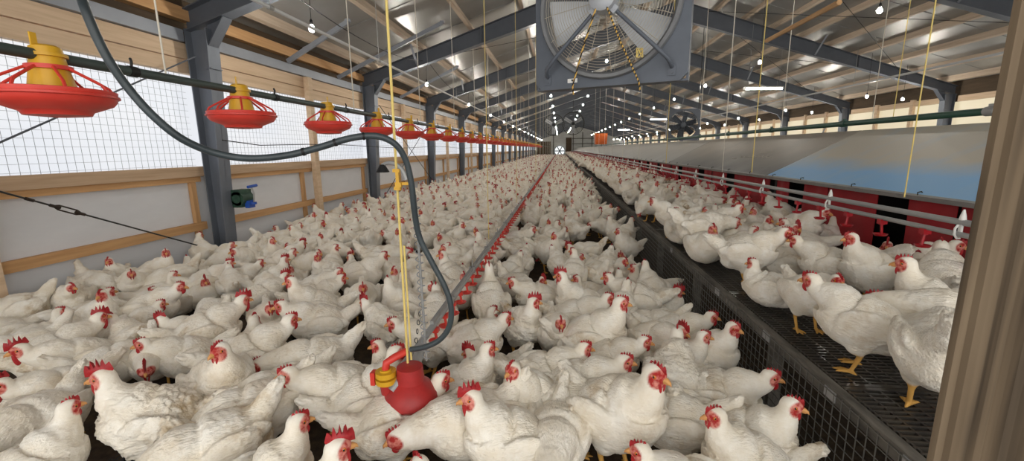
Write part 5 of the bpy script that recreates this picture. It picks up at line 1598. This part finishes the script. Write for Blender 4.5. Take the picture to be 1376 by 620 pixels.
# the far flock, past the three hundred nearest: one mass of birds
FAR = [(h[0], h[1], h[2], h[3], h[4], h[5], h[6]) for h in crowd]
def far_fill(x0, x1, z):
    y = YR - .1
    while y < Y1 - 1.5:
        st = .36 if y < 30 else .42
        x = x0 + rg.uniform(0, .25)
        while x < x1:
            xx, yy = x + rg.uniform(-.07, .07), y + rg.uniform(-.1, .1)
            if not (z < .1 and (abs(xx - DLX) < .12 or (xx < XL + .6 and any(abs(yy - q) < .34 for q in FRAMES)))):
                FAR.append((xx, yy, z, rg.uniform(0, 2 * PI), ('al', 'wk', 'si', 'dn', 'aL', 'dn', 'al', 'lo')[rg.integers(8)], rg.uniform(.92, 1.08), rg.random() < .3))
            x += st * .82 + rg.uniform(0, .1)
        y += st * .86
far_fill(XL + .42, PLAT_X0 - .15, 0); far_fill(PLAT_X0 + .07, NEST_X - .16, PZ)
print('far', len(FAR))
SRC = {}
def src(pose, lod, roo):
    k = (pose, lod, roo)
    if k in SRC: return SRC[k]
    me, bits = hen_variant(pose, lod, roo)
    def arr(m):
        v = np.empty(len(m.vertices) * 3); m.vertices.foreach_get('co', v)
        m.calc_loop_triangles(); t = np.empty(len(m.loop_triangles) * 3, int); m.loop_triangles.foreach_get('vertices', t)
        return v.reshape(-1, 3), t.reshape(-1, 3)
    v, t = arr(me); at = {}
    for nm in ('skin', 'shank', 'dirt'):
        a = np.empty(len(v), np.float32); me.attributes[nm].data.foreach_get('value', a); at[nm] = a
    Vs, Ts, Ms = [v], [t], [np.zeros(len(t), int)]; n = len(v)
    for nm, mi in ((('comb', 1), ('wl', 2), ('beak', 3)) if lod < 3 else (('comb', 1),) if roo else ()):
        v2, t2 = arr(bits[nm]); Vs.append(v2); Ts.append(t2 + n); Ms.append(np.full(len(t2), mi)); n += len(v2)
        for a in at: at[a] = np.concatenate([at[a], np.zeros(len(v2), np.float32)])
    SRC[k] = (np.concatenate(Vs), np.concatenate(Ts), np.concatenate(Ms), at)
    return SRC[k]
def join(birds, name, label):
    VV, TT, MM, AA, RR = [], [], [], {'skin': [], 'shank': [], 'dirt': []}, []; n = 0
    for x, y, z, hd, pose, sc, roo in birds:
        lod = 1 if y < 6.5 and name != 'x' and False else 2 if y < 22 else 3
        pose = {'aR': 'aL', 'wL': 'wk', 'wR': 'wk', 'sL': 'si', 'sR': 'si', 'dr': 'al'}.get(pose, pose)
        v, t, m, at = src(pose, lod, roo)
        c, s = math.cos(hd), math.sin(hd)
        w = (v * sc) @ np.array([[c, s, 0], [-s, c, 0], [0, 0, 1]]) + [x, y, z]
        VV.append(w); TT.append(t + n); MM.append(m); n += len(v)
        for a in AA: AA[a].append(at[a])
        RR.append(np.full(len(v), rg.random(), np.float32))
    V = np.concatenate(VV); T = np.concatenate(TT)
    me = bpy.data.meshes.new(name)
    me.vertices.add(len(V)); me.vertices.foreach_set('co', V.ravel())
    me.loops.add(T.size); me.loops.foreach_set('vertex_index', T.ravel())
    me.polygons.add(len(T)); me.polygons.foreach_set('loop_start', np.arange(len(T)) * 3)
    me.polygons.foreach_set('material_index', np.concatenate(MM)); me.polygons.foreach_set('use_smooth', np.ones(len(T), bool))
    for k in ('hen_stuff', 'comb', 'wattle', 'beak'): me.materials.append(M[k])
    for a in AA:
        q = me.attributes.new(a, 'FLOAT', 'POINT'); q.data.foreach_set('value', np.concatenate(AA[a]))
    q = me.attributes.new('rnd', 'FLOAT', 'POINT'); q.data.foreach_set('value', np.concatenate(RR))
    me.update(); me.validate()
    o = bpy.data.objects.new(name, me); COL.objects.link(o)
    return tag(o, label, 'hens', None, 'stuff')
join([b for b in FAR if b[2] < .1], 'far_floor_flock', 'countless white hens packed on the litter down the far house')
join([b for b in FAR if b[2] > .1], 'far_slat_flock', 'countless white hens packed on the slats down the far house')
